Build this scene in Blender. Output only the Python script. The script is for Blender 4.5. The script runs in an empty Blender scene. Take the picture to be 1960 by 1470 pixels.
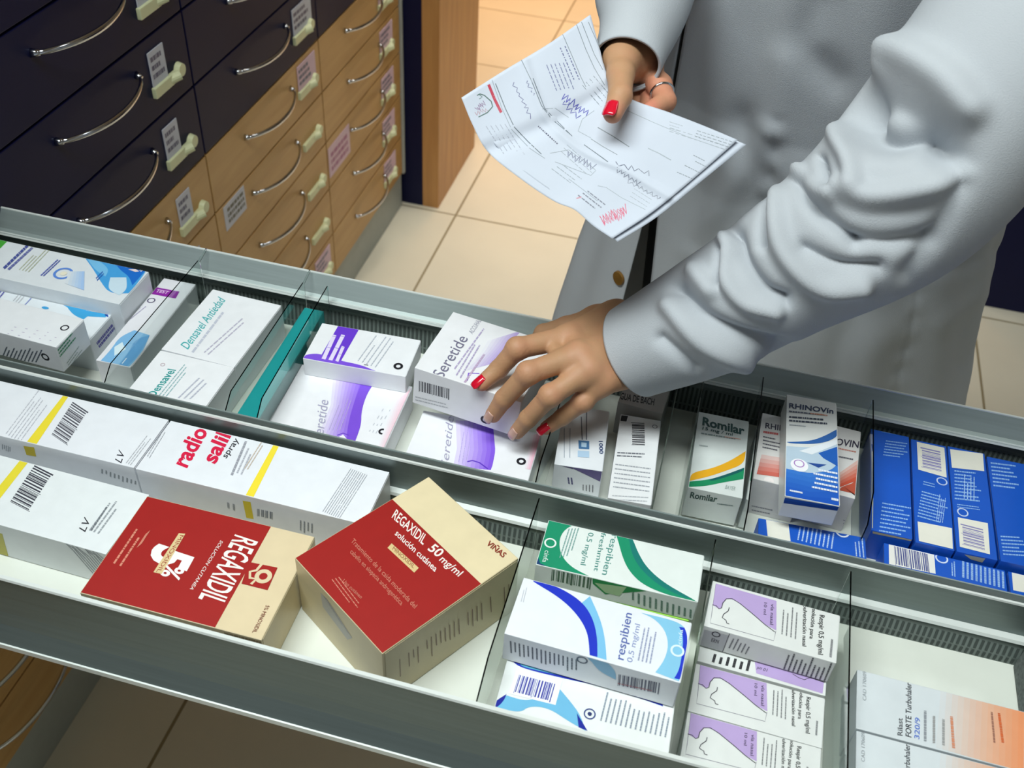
import bpy, bmesh, math, random
import numpy as np
from mathutils import Vector, Matrix

scene = bpy.context.scene
COL = scene.collection

# ------------------------------------------------------------------ camera
CX, CY, F = 980.0, 735.0, 1954.277
CAM = np.array([0.0, 0.0, 1.65])
MR = np.array([[0.9660285, -0.2100070, 0.1506186],
               [0.2526720, 0.6450993, -0.7211128],
               [0.0542748, 0.7346727, 0.6762472]])
cam_data = bpy.data.cameras.new('camera')
cam = bpy.data.objects.new('camera', cam_data)
COL.objects.link(cam)
scene.camera = cam
cam_data.sensor_width = 36.0
cam_data.lens = F / 1960.0 * 36.0
cam_data.clip_start = 0.02
cam_data.dof.use_dof = True
cam_data.dof.focus_distance = 1.04
cam_data.dof.aperture_fstop = 9.0
m4 = Matrix([[*MR[0], CAM[0]], [*MR[1], CAM[1]], [*MR[2], CAM[2]], [0, 0, 0, 1]])
cam.matrix_world = m4

# ------------------------------------------------------------------ world, lights, exposure
world = bpy.data.worlds.new('world')
scene.world = world
world.use_nodes = True
world.node_tree.nodes['Background'].inputs[0].default_value = (0.80, 0.90, 1.0, 1)
world.node_tree.nodes['Background'].inputs[1].default_value = 0.16
scene.view_settings.view_transform = 'Standard'
scene.view_settings.look = 'None'
scene.view_settings.gamma = 1.0
scene.view_settings.use_curve_mapping = False
scene.view_settings.exposure = 0.0


def area_light(name, loc, size, size_y, power, color, target):
    d = bpy.data.lights.new(name, 'AREA')
    d.shape = 'RECTANGLE'
    d.size, d.size_y, d.energy, d.color = size, size_y, power, color
    o = bpy.data.objects.new(name, d)
    COL.objects.link(o)
    o.location = loc
    o.rotation_euler = (Vector(target) - Vector(loc)).to_track_quat('-Z', 'Y').to_euler()
    return o


LAMPS = [((-0.62, 0.08, 3.10), 1.7, 0.50, 60, (0.93, 1.0, 0.985), 170),
         ((-0.80, 4.05, 3.10), 1.2, 0.5, 22, (1.0, 0.60, 0.32), 76),
         ((1.7, 1.9, 3.10), 1.2, 0.3, 8, (0.85, 0.94, 1.0), 170),
         ((-0.45, 2.55, 3.10), 1.0, 0.4, 6.5, (1.0, 0.95, 0.84), 58)]  # added neutral fill over the aisle to brighten the mid floor, no known fixture
for k, (loc, sx, sy, pw, c, sp) in enumerate(LAMPS):
    lo_ = area_light('lamp_light', (loc[0], loc[1], loc[2] - 0.012), sx, sy, pw, c, (loc[0], loc[1] + 0.001, 0))
    lo_.data.spread = math.radians(sp)


# ------------------------------------------------------------------ pixel / space helpers
def ray(x, y):
    return MR @ np.array([(x - CX) / F, -(y - CY) / F, -1.0])


def onZ(x, y, z):
    r = ray(x, y)
    return CAM + r * (z - CAM[2]) / r[2]


def at(x, y, d):
    r = ray(x, y)
    return CAM + r * d / np.linalg.norm(r)


def proj(P):
    q = (np.asarray(P, float) - CAM) @ MR
    return np.stack([F * q[..., 0] / -q[..., 2] + CX, CY - F * q[..., 1] / -q[..., 2]], -1)


# ------------------------------------------------------------------ materials
MATS = {}


def srgb(h):
    h = h.lstrip('#')
    out = []
    for i in (0, 2, 4):
        c = int(h[i:i + 2], 16) / 255
        out.append(c / 12.92 if c <= 0.04045 else ((c + 0.055) / 1.055) ** 2.4)
    return tuple(out)


def mat(name, col, rough=0.5, metal=0.0, noise=0.06, scale=40.0, bump=0.0, bscale=None, coat=0.0, stretch=None, spec=0.5):
    if name in MATS:
        return MATS[name]
    m = bpy.data.materials.new(name)
    m.use_nodes = True
    nt = m.node_tree
    b = nt.nodes['Principled BSDF']
    c = srgb(col) if isinstance(col, str) else col
    b.inputs['Roughness'].default_value = rough
    b.inputs['Metallic'].default_value = metal
    b.inputs['Specular IOR Level'].default_value = spec
    if coat:
        b.inputs['Coat Weight'].default_value = coat
    tc = nt.nodes.new('ShaderNodeTexCoord')
    mp = nt.nodes.new('ShaderNodeMapping')
    nt.links.new(tc.outputs['Object'], mp.inputs[0])
    if stretch:
        mp.inputs['Scale'].default_value = stretch
    n = nt.nodes.new('ShaderNodeTexNoise')
    n.inputs['Scale'].default_value = scale
    n.inputs['Detail'].default_value = 4
    nt.links.new(mp.outputs[0], n.inputs['Vector'])
    mr = nt.nodes.new('ShaderNodeMapRange')
    mr.inputs[1].default_value, mr.inputs[2].default_value = 0.3, 0.7
    mr.inputs[3].default_value, mr.inputs[4].default_value = 1 - noise, 1 + noise
    nt.links.new(n.outputs[0], mr.inputs[0])
    mx = nt.nodes.new('ShaderNodeVectorMath')
    mx.operation = 'MULTIPLY'
    mx.inputs[0].default_value = c
    nt.links.new(mr.outputs[0], mx.inputs[1])
    nt.links.new(mx.outputs[0], b.inputs['Base Color'])
    if bump:
        n2 = nt.nodes.new('ShaderNodeTexNoise')
        n2.inputs['Scale'].default_value = bscale or scale
        n2.inputs['Detail'].default_value = 3
        nt.links.new(mp.outputs[0], n2.inputs['Vector'])
        bp = nt.nodes.new('ShaderNodeBump')
        bp.inputs['Strength'].default_value = bump
        bp.inputs['Distance'].default_value = 0.002
        nt.links.new(n2.outputs[0], bp.inputs['Height'])
        nt.links.new(bp.outputs[0], b.inputs['Normal'])
    MATS[name] = m
    return m


def ink(h):
    """printed carton colour"""
    return mat('ink_' + h, '#' + h, rough=0.42, noise=0.025, scale=60)


def wood_mat(name, c1, c2, axis=1, rough=0.45):
    m = bpy.data.materials.new(name)
    m.use_nodes = True
    nt = m.node_tree
    b = nt.nodes['Principled BSDF']
    b.inputs['Roughness'].default_value = rough
    tc = nt.nodes.new('ShaderNodeTexCoord')
    mp = nt.nodes.new('ShaderNodeMapping')
    sc = [14, 14, 14]
    sc[axis] = 1.2
    mp.inputs['Scale'].default_value = sc
    nt.links.new(tc.outputs['Object'], mp.inputs[0])
    n = nt.nodes.new('ShaderNodeTexNoise')
    n.inputs['Scale'].default_value = 3.0
    n.inputs['Detail'].default_value = 6
    n.inputs['Distortion'].default_value = 0.6
    nt.links.new(mp.outputs[0], n.inputs['Vector'])
    cr = nt.nodes.new('ShaderNodeValToRGB')
    cr.color_ramp.elements[0].position = 0.3
    cr.color_ramp.elements[1].position = 0.7
    cr.color_ramp.elements[0].color = (*srgb(c1), 1)
    cr.color_ramp.elements[1].color = (*srgb(c2), 1)
    nt.links.new(n.outputs[0], cr.inputs[0])
    nt.links.new(cr.outputs[0], b.inputs['Base Color'])
    return m


def tile_mat():
    m = bpy.data.materials.new('floor_tile')
    m.use_nodes = True
    nt = m.node_tree
    b = nt.nodes['Principled BSDF']
    b.inputs['Roughness'].default_value = 0.38
    tc = nt.nodes.new('ShaderNodeTexCoord')
    mp = nt.nodes.new('ShaderNodeMapping')
    mp.inputs['Location'].default_value = (0.703 + 0.0025, -2.41 + 0.483 * 10 + 0.0025, 0)
    nt.links.new(tc.outputs['Object'], mp.inputs[0])
    br = nt.nodes.new('ShaderNodeTexBrick')
    br.offset = 0.0
    br.squash = 1.0
    br.inputs['Scale'].default_value = 1.0
    br.inputs['Brick Width'].default_value = 0.483
    br.inputs['Row Height'].default_value = 0.483
    br.inputs['Mortar Size'].default_value = 0.0035
    br.inputs['Mortar Smooth'].default_value = 0.3
    br.inputs['Color1'].default_value = (*srgb('#dcd6c4'), 1)
    br.inputs['Color2'].default_value = (*srgb('#d6d0be'), 1)
    br.inputs['Mortar'].default_value = (*srgb('#8c7f62'), 1)
    nt.links.new(mp.outputs[0], br.inputs['Vector'])
    n = nt.nodes.new('ShaderNodeTexNoise')
    n.inputs['Scale'].default_value = 5
    n.inputs['Detail'].default_value = 5
    nt.links.new(tc.outputs['Object'], n.inputs['Vector'])
    mr = nt.nodes.new('ShaderNodeMapRange')
    mr.inputs[3].default_value, mr.inputs[4].default_value = 0.9, 1.08
    nt.links.new(n.outputs[0], mr.inputs[0])
    mx = nt.nodes.new('ShaderNodeVectorMath')
    mx.operation = 'MULTIPLY'
    nt.links.new(br.outputs['Color'], mx.inputs[0])
    nt.links.new(mr.outputs[0], mx.inputs[1])
    nt.links.new(mx.outputs[0], b.inputs['Base Color'])
    return m


def skin_mat():
    m = bpy.data.materials.new('skin')
    m.use_nodes = True
    nt = m.node_tree
    b = nt.nodes['Principled BSDF']
    b.inputs['Roughness'].default_value = 0.58
    b.inputs['Subsurface Weight'].default_value = 0.08
    b.inputs['Subsurface Radius'].default_value = (0.006, 0.003, 0.0015)
    at_ = nt.nodes.new('ShaderNodeAttribute')
    at_.attribute_name = 'flush'
    tc = nt.nodes.new('ShaderNodeTexCoord')
    n = nt.nodes.new('ShaderNodeTexNoise')
    n.inputs['Scale'].default_value = 60
    n.inputs['Detail'].default_value = 4
    nt.links.new(tc.outputs['Object'], n.inputs['Vector'])
    ad = nt.nodes.new('ShaderNodeMath')
    ad.operation = 'MULTIPLY_ADD'
    ad.inputs[1].default_value = 0.5
    ad.inputs[2].default_value = -0.22
    nt.links.new(n.outputs[0], ad.inputs[0])
    a2 = nt.nodes.new('ShaderNodeMath')
    a2.operation = 'ADD'
    nt.links.new(ad.outputs[0], a2.inputs[0])
    nt.links.new(at_.outputs['Fac'], a2.inputs[1])
    cr = nt.nodes.new('ShaderNodeValToRGB')
    cr.color_ramp.elements[0].position = 0.0
    cr.color_ramp.elements[1].position = 1.0
    cr.color_ramp.elements[0].color = (*srgb('#b88d69'), 1)
    cr.color_ramp.elements[1].color = (*srgb('#d4806c'), 1)
    nt.links.new(a2.outputs[0], cr.inputs[0])
    nt.links.new(cr.outputs[0], b.inputs['Base Color'])
    n2 = nt.nodes.new('ShaderNodeTexNoise')
    n2.inputs['Scale'].default_value = 420
    nt.links.new(tc.outputs['Object'], n2.inputs['Vector'])
    bp = nt.nodes.new('ShaderNodeBump')
    bp.inputs['Strength'].default_value = 0.25
    bp.inputs['Distance'].default_value = 0.0006
    nt.links.new(n2.outputs[0], bp.inputs['Height'])
    nt.links.new(bp.outputs[0], b.inputs['Normal'])
    return m


def clear_mat():
    m = bpy.data.materials.new('clear_acrylic')
    m.use_nodes = True
    b = m.node_tree.nodes['Principled BSDF']
    b.inputs['Base Color'].default_value = (0.84, 0.90, 0.875, 1)
    b.inputs['Roughness'].default_value = 0.03
    b.inputs['Transmission Weight'].default_value = 1.0
    b.inputs['IOR'].default_value = 1.3
    return m


ALU = mat('brushed_aluminium', '#a8b5b4', rough=0.42, metal=0.55, noise=0.06, scale=8, stretch=(1, 30, 30))
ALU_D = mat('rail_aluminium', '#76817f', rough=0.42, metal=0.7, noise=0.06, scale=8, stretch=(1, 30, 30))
EDGE = mat('bright_edge', '#e3e9e6', rough=0.3, metal=0.15, noise=0.02)
WHITE_P = mat('white_laminate', '#dfe3da', rough=0.4, noise=0.02)
RACK = mat('grey_rack_plastic', '#6f7a76', rough=0.45, noise=0.05)
HOLE = mat('dark_gap', '#414a47', rough=0.8, noise=0.0)
NAVY = mat('navy_laminate', '#0d1036', rough=0.5, noise=0.05, scale=12, spec=0.22)
NAVY_E = mat('navy_edge', '#07081a', rough=0.5, noise=0.05)
WOOD = wood_mat('beech_front', '#b58c54', '#c49c63', axis=1)
WOOD_V = wood_mat('beech_side', '#b58048', '#c79256', axis=2)
CHROME = mat('polished_chrome', '#c9cbd0', rough=0.12, metal=1.0, noise=0.01)
CREAM = mat('cream_plastic', '#d3d6ac', rough=0.4, noise=0.04)
PLINTH = mat('grey_plinth', '#9fa5a0', rough=0.45, noise=0.04)
COAT_M = mat('coat_cotton', '#b7bcc2', rough=0.85, noise=0.035, scale=9, bump=0.22, bscale=900, spec=0.2)
PAPER = mat('prescription_paper', '#c6cdda', rough=0.7, noise=0.02, scale=30)
CLEAR = clear_mat()
SKIN = skin_mat()
TILE = tile_mat()
WALL = mat('painted_wall', '#b9b4a6', rough=0.8, noise=0.03, scale=3)


# ------------------------------------------------------------------ mesh helpers
class MB:
    """collects faces with materials and builds one mesh object"""

    def __init__(self):
        self.v, self.f, self.mi, self.mats = [], [], [], []

    def m(self, material):
        if material not in self.mats:
            self.mats.append(material)
        return self.mats.index(material)

    def add(self, verts, faces, material):
        b = len(self.v)
        k = self.m(material)
        self.v += [tuple(float(c) for c in p) for p in verts]
        for f in faces:
            self.f.append(tuple(b + i for i in f))
            self.mi.append(k)

    def box(self, lo, hi, material, R=None, c=None, bev=0.0):
        lo, hi = np.array(lo, float), np.array(hi, float)
        bm = bmesh.new()
        bmesh.ops.create_cube(bm, size=1.0)
        s = hi - lo
        ctr = (hi + lo) / 2
        for v in bm.verts:
            v.co = Vector([v.co[i] * s[i] for i in range(3)])
        if bev:
            bmesh.ops.bevel(bm, geom=bm.edges[:], offset=min(bev, min(s) * 0.45), segments=2, affect='EDGES', profile=0.7)
        vs = []
        for v in bm.verts:
            p = np.array(v.co) + ctr
            if R is not None:
                p = R @ p + c
            vs.append(p)
        self.add(vs, [[v.index for v in f.verts] for f in bm.faces], material)
        bm.free()

    def sweep(self, prof, x0, x1, material, closed=True, n=1):
        """extrude a (y, z) profile along x"""
        xs = np.linspace(x0, x1, n + 1)
        k = len(prof)
        vs = [(x, p[0], p[1]) for x in xs for p in prof]
        fs = []
        for i in range(n):
            for j in range(k if closed else k - 1):
                a, b2 = i * k + j, i * k + (j + 1) % k
                fs.append((a, b2, b2 + k, a + k))
        if closed:
            fs.append(tuple(range(k))[::-1])
            fs.append(tuple(n * k + j for j in range(k)))
        self.add(vs, fs, material)

    def tube(self, pts, rads, material, seg=12, flat=None, cap=True):
        pts = [np.array(p, float) for p in pts]
        n = len(pts)
        if not hasattr(rads, '__len__'):
            rads = [rads] * n
        vs, fs = [], []
        up = None
        for i, p in enumerate(pts):
            t = pts[min(i + 1, n - 1)] - pts[max(i - 1, 0)]
            t /= np.linalg.norm(t)
            if up is None:
                up = np.array([0, 0, 1.0]) if abs(t[2]) < 0.9 else np.array([1.0, 0, 0])
            s = np.cross(t, up)
            s /= np.linalg.norm(s)
            up = np.cross(s, t)
            for j in range(seg):
                a = 2 * math.pi * j / seg
                fl = 1.0 if flat is None else flat
                vs.append(p + rads[i] * (math.cos(a) * s * fl + math.sin(a) * up))
        for i in range(n - 1):
            for j in range(seg):
                a, b2 = i * seg + j, i * seg + (j + 1) % seg
                fs.append((a, b2, b2 + seg, a + seg))
        if cap:
            fs.append(tuple(range(seg))[::-1])
            fs.append(tuple((n - 1) * seg + j for j in range(seg)))
        self.add(vs, fs, material)

    def build(self, name, parent=None, smooth=False, origin=None):
        me = bpy.data.meshes.new(name)
        v = self.v
        if origin is not None:
            v = [tuple(np.array(p) - origin) for p in v]
        me.from_pydata(v, [], self.f)
        for m_ in self.mats:
            me.materials.append(m_)
        me.polygons.foreach_set('material_index', self.mi)
        if smooth:
            me.polygons.foreach_set('use_smooth', [True] * len(me.polygons))
        me.update()
        o = bpy.data.objects.new(name, me)
        COL.objects.link(o)
        if origin is not None:
            o.location = origin
        if parent:
            o.parent = parent
        return o


def empty(name, loc=(0, 0, 0)):
    o = bpy.data.objects.new(name, None)
    o.empty_display_size = 0.05
    COL.objects.link(o)
    o.location = loc
    return o


def child(mb, name, parent, smooth=False, label=None):
    """part whose coordinates are given in world space, under a parent placed at parent.location"""
    par_loc = np.zeros(3)
    p = parent
    while p is not None:
        par_loc += np.array(p.location)
        p = p.parent
    o = mb.build(name, parent, smooth, None)
    for v in o.data.vertices:
        v.co = v.co - Vector(par_loc)
    if label:
        o['label'] = label
    return o


def tag(o, label, cat=None, group=None, kind=None):
    if label:
        o['label'] = label
    if cat:
        o['category'] = cat
    if group:
        o['group'] = group
    if kind:
        o['kind'] = kind
    return o


def struct(mb, name, label=None):
    o = mb.build(name)
    o['kind'] = 'structure'
    if label:
        o['label'] = label
    return o


# ------------------------------------------------------------------ room shell
b = MB(); b.box((-1.5, -1.6, -0.05), (3.0, 5.2, 0), TILE); struct(b, 'floor', 'cream square ceramic floor tiles with brown grout lines')
b = MB(); b.box((-1.6, -1.6, 0), (-1.5, 5.2, 3.2), WALL); struct(b, 'wall_left')
b = MB(); b.box((-1.5, 5.2, 0), (3.0, 5.3, 3.2), WALL); struct(b, 'wall_back')
b = MB(); b.box((3.0, -1.6, 0), (3.1, 5.2, 3.2), WALL); struct(b, 'wall_right')
b = MB(); b.box((-1.6, -1.6, 3.2), (3.1, 5.3, 3.28), WALL); struct(b, 'ceiling')
b = MB(); b.box((-1.5, 5.185, 0), (3.0, 5.2, 0.08), PLINTH); struct(b, 'baseboard_back')
LAMPL = ['cool white ceiling light panel above the open drawer', 'warm ceiling light panel at the back of the room',
         'small cool white ceiling light panel on the right side of the room',
         'added neutral white ceiling light panel that brightens the aisle floor behind the drawer']
GLOWM = []
for k, (loc, sx, sy, pw, c, sp) in enumerate(LAMPS):
    t = empty('ceiling_light', (loc[0], loc[1], loc[2]))
    tag(t, LAMPL[k], 'ceiling light')
    b = MB()
    b.box((loc[0] - sx / 2 - .03, loc[1] - sy / 2 - .03, loc[2]), (loc[0] + sx / 2 + .03, loc[1] + sy / 2 + .03, 3.2), WHITE_P, bev=.004)
    child(b, 'housing', t)
# ------------------------------------------------------------------ drawer cabinet on the left
XF = -0.862
ROWZ = [1.220, 1.097, 0.9725, 0.846, 0.717, 0.597, 0.475, 0.357, 0.232, 0.115]
COLY = [-0.104, 0.396, 0.896, 1.396, 1.896, 2.396]
cab = empty('drawer_cabinet', (XF - 0.3, 1.146, 0))
tag(cab, 'tall pharmacy drawer cabinet with navy upper drawers and beech lower drawers on a grey plinth', 'cabinet')
b = MB()
CARC = mat('cabinet_carcass', '#2b2a2c', rough=0.6, noise=0.05)
b.box((-1.49, COLY[0], 0.115), (-1.44, COLY[-1], 1.95), CARC)
b.box((-1.44, COLY[0], 1.93), (XF - .021, COLY[-1], 1.95), CARC)
b.box((-1.44, COLY[0], 0.117), (XF - .021, COLY[-1], 0.130), CARC)
for y in COLY:
    b.box((-1.44, y - .006, 0.13), (XF - .021, y + .006, 1.93), CARC)
child(b, 'carcass', cab)
b = MB(); b.box((-1.47, COLY[0], 0.0), (XF - .008, COLY[-1] + .012, 0.108), PLINTH, bev=.001)
child(b, 'plinth', cab, label='light grey plinth')
b = MB(); b.box((-1.44, COLY[-1] + .007, 0.108), (XF + .002, COLY[-1] + .020, 1.95), mat('end_panel_grey', '#b9bcb6', rough=.5), bev=.001)
child(b, 'end_panel', cab, label='pale grey end panel')
b = MB(); b.box((-1.44, COLY[0], 1.228), (XF, COLY[-1], 1.93), NAVY, bev=.001)
child(b, 'upper_panel', cab)


def handle_mb(y, z, x0):
    mb = MB()
    n = 22
    pts, rr = [], []
    hw = 0.104
    for i in range(n + 1):
        t = i / n
        yy = y - hw + 2 * hw * t
        bow = 0.032 * (1 - (2 * t - 1) ** 2) ** 0.75
        pts.append((x0 + 0.004 + bow, yy, z - 0.004 * math.sin(math.pi * t)))
        rr.append(0.0034 + 0.0012 * math.sin(math.pi * t))
    mb.tube(pts, rr, CHROME, seg=10, flat=0.75)
    for s in (-1, 1):
        mb.tube([(x0 - .0005, y + s * hw, z), (x0 + .010, y + s * (hw - .004), z)], [0.0062, 0.0036], CHROME, seg=12)
    return mb


def strokes_mb(mb, o, ux, uy, w, h, rows, material, seed=0, hh=.5, gap=.25, ragged=True):
    """rows of small printed word marks, o = corner, ux/uy unit vectors"""
    rnd = random.Random(seed)
    o, ux, uy = np.array(o, float), np.array(ux, float), np.array(uy, float)
    for r in range(rows):
        y0 = h * (r + .5 - hh / 2) / rows
        y1 = h * (r + .5 + hh / 2) / rows
        x = 0
        end = w * (rnd.uniform(.6, 1) if ragged else 1)
        while x < end:
            l = min(rnd.uniform(.05, .22) * w, end - x)
            mb.add([o + ux * x + uy * y0, o + ux * (x + l) + uy * y0, o + ux * (x + l) + uy * y1, o + ux * x + uy * y1], [(0, 1, 2, 3)], material)
            x += l + gap * w * .12


rnd = random.Random(5)
PAPL = mat('label_paper', '#c9cbd6', rough=.6, noise=.03)
PAPP = mat('label_paper_pink', '#d9bccb', rough=.6, noise=.03)
for ci in range(5):
    for ri in range(9):
        zt, zb = ROWZ[ri], ROWZ[ri + 1]
        y0, y1 = COLY[ci], COLY[ci + 1]
        if ci == 1 and ri == 2:
            continue                      # this drawer is pulled out
        if ci == 0 and (ri < 3):
            pass
        navy = zb > 0.71
        fm, em = (NAVY, NAVY_E) if navy else (WOOD, WOOD)
        mb = MB()
        mb.box((XF - .019, y0 + .0022, zb + .0020), (XF, y1 - .0022, zt - .0020), fm, bev=.0012)
        fr = child(mb, 'drawer_front', cab, label='navy blue drawer front' if navy else 'beech wood drawer front')
        yc, zh = (y0 + y1) / 2 - .004, zt - .040
        child(handle_mb(yc, zh, XF), 'handle', fr, smooth=True, label='chrome bow handle')
        if ci >= 1:
            # cream clip-on label holder and paper slip at the far side
            ya = y1 - 0.119 if ci < 4 else y1 - .150
            zc = zt - 0.082 if navy or ci == 2 else zt - .070
            mb = MB()
            R = None
            mb.box((XF - .001, ya, zc - .011), (XF + .007, ya + .058, zc + .006), CREAM, bev=.002)
            mb.tube([(XF + .0, ya + .052, zc - .003), (XF + .012, ya + .066, zc + .001)], [.009, .008], CREAM, seg=14)
            mb.tube([(XF + .0, ya + .080, zc + .002), (XF + .009, ya + .080, zc + .002)], [.012, .010], CREAM, seg=16)
            mb.box((XF - .001, ya + .05, zc - .006), (XF + .006, ya + .082, zc + .006), CREAM, bev=.002)
            child(mb, 'label_holder', fr, smooth=False, label='cream plastic clip')
            if ci >= 2 and not (ci == 3 and ri in (5, 6, 7)):
                mb = MB()
                big = ci >= 3
                w, h = (.088, .052) if big else (.044, .054)
                pm = PAPP if (ci == 4 or (ci == 3 and not navy)) else PAPL
                mb.box((XF + .0005, ya + .004, zc + .006), (XF + .0022, ya + .004 + w, zc + .006 + h), pm)
                strokes_mb(mb, (XF + .0024, ya + .008, zc + .014), (0, 1, 0), (0, 0, 1), w * .8, h * .75, 3, ink('5a5a78'), seed=ci * 10 + ri, hh=.55)
                child(mb, 'paper_label', fr, label='printed paper slip')
# loose stickers on two of the wood fronts
for (ya, yb, za, zb, pm, tx, lab) in ((1.424, 1.508, 0.541, 0.592, PAPL, '55564f', 'grey sticker'), (1.902, 2.03, 0.381, 0.455, PAPP, 'a05a86', 'white and pink sticker')):
    fr = [o for o in cab.children if o.name.startswith('drawer_front')]
    best = min(fr, key=lambda o: (Vector(o.matrix_basis.translation) + sum((v.co for v in o.data.vertices), Vector()) / len(o.data.vertices) + Vector(cab.location) - Vector((XF, (ya + yb) / 2, (za + zb) / 2))).length)
    mb = MB()
    mb.box((XF + .0002, ya, za), (XF + .0012, yb, zb), pm)
    strokes_mb(mb, (XF + .0014, ya + .012, za + .008), (0, 1, 0), (0, 0, 1), (yb - ya) * .8, (zb - za) * .72, 3, ink(tx), seed=7, hh=.6, ragged=False)
    child(mb, 'sticker', best, label=lab)

# tall unit past the cabinet: navy face strip, beech edge and side
t = empty('tall_cabinet', (-1.05, 2.62, 0))
tag(t, 'tall beech cupboard with navy strip standing past the drawer cabinet', 'cupboard')
b = MB(); b.box((-1.45, 2.424, 0), (-0.812, 2.80, 2.2), NAVY, bev=.001); child(b, 'navy_panel', t, label='navy blue front panel')
b = MB(); b.box((-0.8115, 2.424, 0), (-0.764, 2.80, 2.2), WOOD_V, bev=.001); child(b, 'side_panel', t, label='beech side panel')
# navy unit on the right behind the person
t = empty('base_cabinet', (1.3, 2.75, 0))
tag(t, 'dark navy cabinet standing on the floor at the right edge behind the person', 'cabinet')
b = MB(); b.box((0.72, 2.462, 0.0), (1.95, 2.98, 1.05), NAVY, bev=.001); child(b, 'body', t)
b = MB(); b.box((0.70, 2.45, 1.05), (1.97, 3.0, 1.09), WOOD, bev=.002); child(b, 'worktop', t, label='beech worktop')

# ------------------------------------------------------------------ the pulled-out drawer
YF, YM, YM2, YB, ZR, ZF = 0.414, 0.6485, 0.660, 0.8965, 0.909, 0.832
XA, XE = -0.884, 0.405
dr = empty('pharmacy_drawer', (-0.2, 0.65, 0.80))
tag(dr, 'long aluminium two-lane pharmacy drawer pulled out across the picture, holding medicine boxes', 'drawer')
b = MB(); b.box((XA, YF + .002, .826), (XE, YB + .010, ZF), WHITE_P); child(b, 'drawer_bottom', dr, label='white drawer bottom')
# front side wall: upright sheet that flares outward to a bright bottom lip
b = MB()
pr = [(YF, ZR), (YF + .0035, ZR), (YF + .0035, .833), (YF + .0035, .824), (YF - .016, .824), (YF - .017, .829), (YF - .013, .836), (YF - .007, .846), (YF - .003, .860), (YF - .0008, .880), (YF, .897)]
b.sweep(pr, XA, XE, ALU_D)
child(b, 'side_rail', dr, label='near aluminium side wall')
b = MB(); b.sweep([(YF - .0006, ZR - .001), (YF + .004, ZR - .001), (YF + .0035, ZR + .0012), (YF + .0002, ZR + .0012)], XA, XE, EDGE)
b.sweep([(YF - .0180, .8235), (YF - .0150, .8235), (YF - .0155, .8300), (YF - .0180, .8300)], XA, XE, EDGE)
child(b, 'edge_trim', dr, label='bright lip of the near side wall')
# middle wall
b = MB()
b.sweep([(YM, ZR), (YM2, ZR - .0005), (YM2, ZF), (YM + .004, ZF), (YM + .004, .860), (YM + .0015, .866), (YM + .0006, .885)], XA, XE, ALU_D)
child(b, 'middle_wall', dr, label='aluminium wall between the lanes')
b = MB(); b.sweep([(YM - .0004, ZR - .0012), (YM + .0022, ZR - .0012), (YM + .0022, ZR + .0008), (YM, ZR + .0008)], XA, XE, EDGE)
b.sweep([(YM2 - .0012, ZR - .0014), (YM2 + .0002, ZR - .0014), (YM2 + .0002, ZR + .0003), (YM2 - .0012, ZR + .0003)], XA, XE, ALU)
b.sweep([(YM - .006, .8615), (YM + .0035, .8615), (YM + .0035, .866), (YM - .0045, .8645)], XA, XE, EDGE)
child(b, 'edge_trim', dr, label='bright lips of the middle wall')
# far wall, leaning slightly, with its inner lip
b = MB()
b.sweep([(YB + .011, ZR), (YB + .013, ZR - .002), (YB + .013, .826), (YB + .002, .826), (YB + .002, .874), (YB - .008, .881), (YB - .0095, .886), (YB - .003, .889)], XA, XE, ALU)
child(b, 'side_rail', dr, label='far aluminium side wall')
b = MB(); b.sweep([(YB - .0105, .8835), (YB - .0085, .8815), (YB - .0065, .8868), (YB - .0085, .8872)], XA, XE, EDGE)
b.sweep([(YB + .0105, ZR - .0010), (YB + .0135, ZR - .0010), (YB + .0130, ZR + .0006), (YB + .0108, ZR + .0006)], XA, XE, EDGE)
child(b, 'edge_trim', dr, label='bright lips of the far side wall')
# slotted racks that hold the dividers
for (yy, za, zb_, nm) in ((YM, .834, .8605, 'near'), (YB + .002, .834, .874, 'far')):
    b = MB()
    b.sweep([(yy, zb_), (yy, za - .002), (yy - .0075, za - .002), (yy - .0070, za + .008), (yy - .0035, zb_ - .004)], XA, XE, RACK)
    child(b, 'slotted_rack', dr, label='grey slotted rack')
    b = MB()
    x = -0.86
    while x < XE - .01:
        b.add([(x, yy - .0073, za + .009), (x + .0026, yy - .0073, za + .009), (x + .0026, yy - .0045, zb_ - .007), (x, yy - .0045, zb_ - .007)], [(0, 1, 2, 3)], HOLE)
        b.add([(x, yy - .0078, za - .0005), (x + .0026, yy - .0078, za - .0005), (x + .0026, yy - .0076, za + .0065), (x, yy - .0076, za + .0065)], [(0, 1, 2, 3)], HOLE)
        x += .0052
    o = child(b, 'rack_slots', dr)
    o['kind'] = 'stuff'
b = MB(); b.box((XE, YF - .018, .80), (XE + .02, YB + .016, .968), NAVY, bev=.002); child(b, 'drawer_front', dr, label='navy drawer front panel')
# end block of the near lane
t = MB(); t.box((.3655, YF + .006, ZF + .0005), (.3985, YM - .009, .899), mat('grey_foam', '#5d6462', rough=.9, noise=.35, scale=300), bev=.002)
o = t.build('end_block'); tag(o, 'grey speckled end block closing the near lane at the right edge', 'end block')


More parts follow.
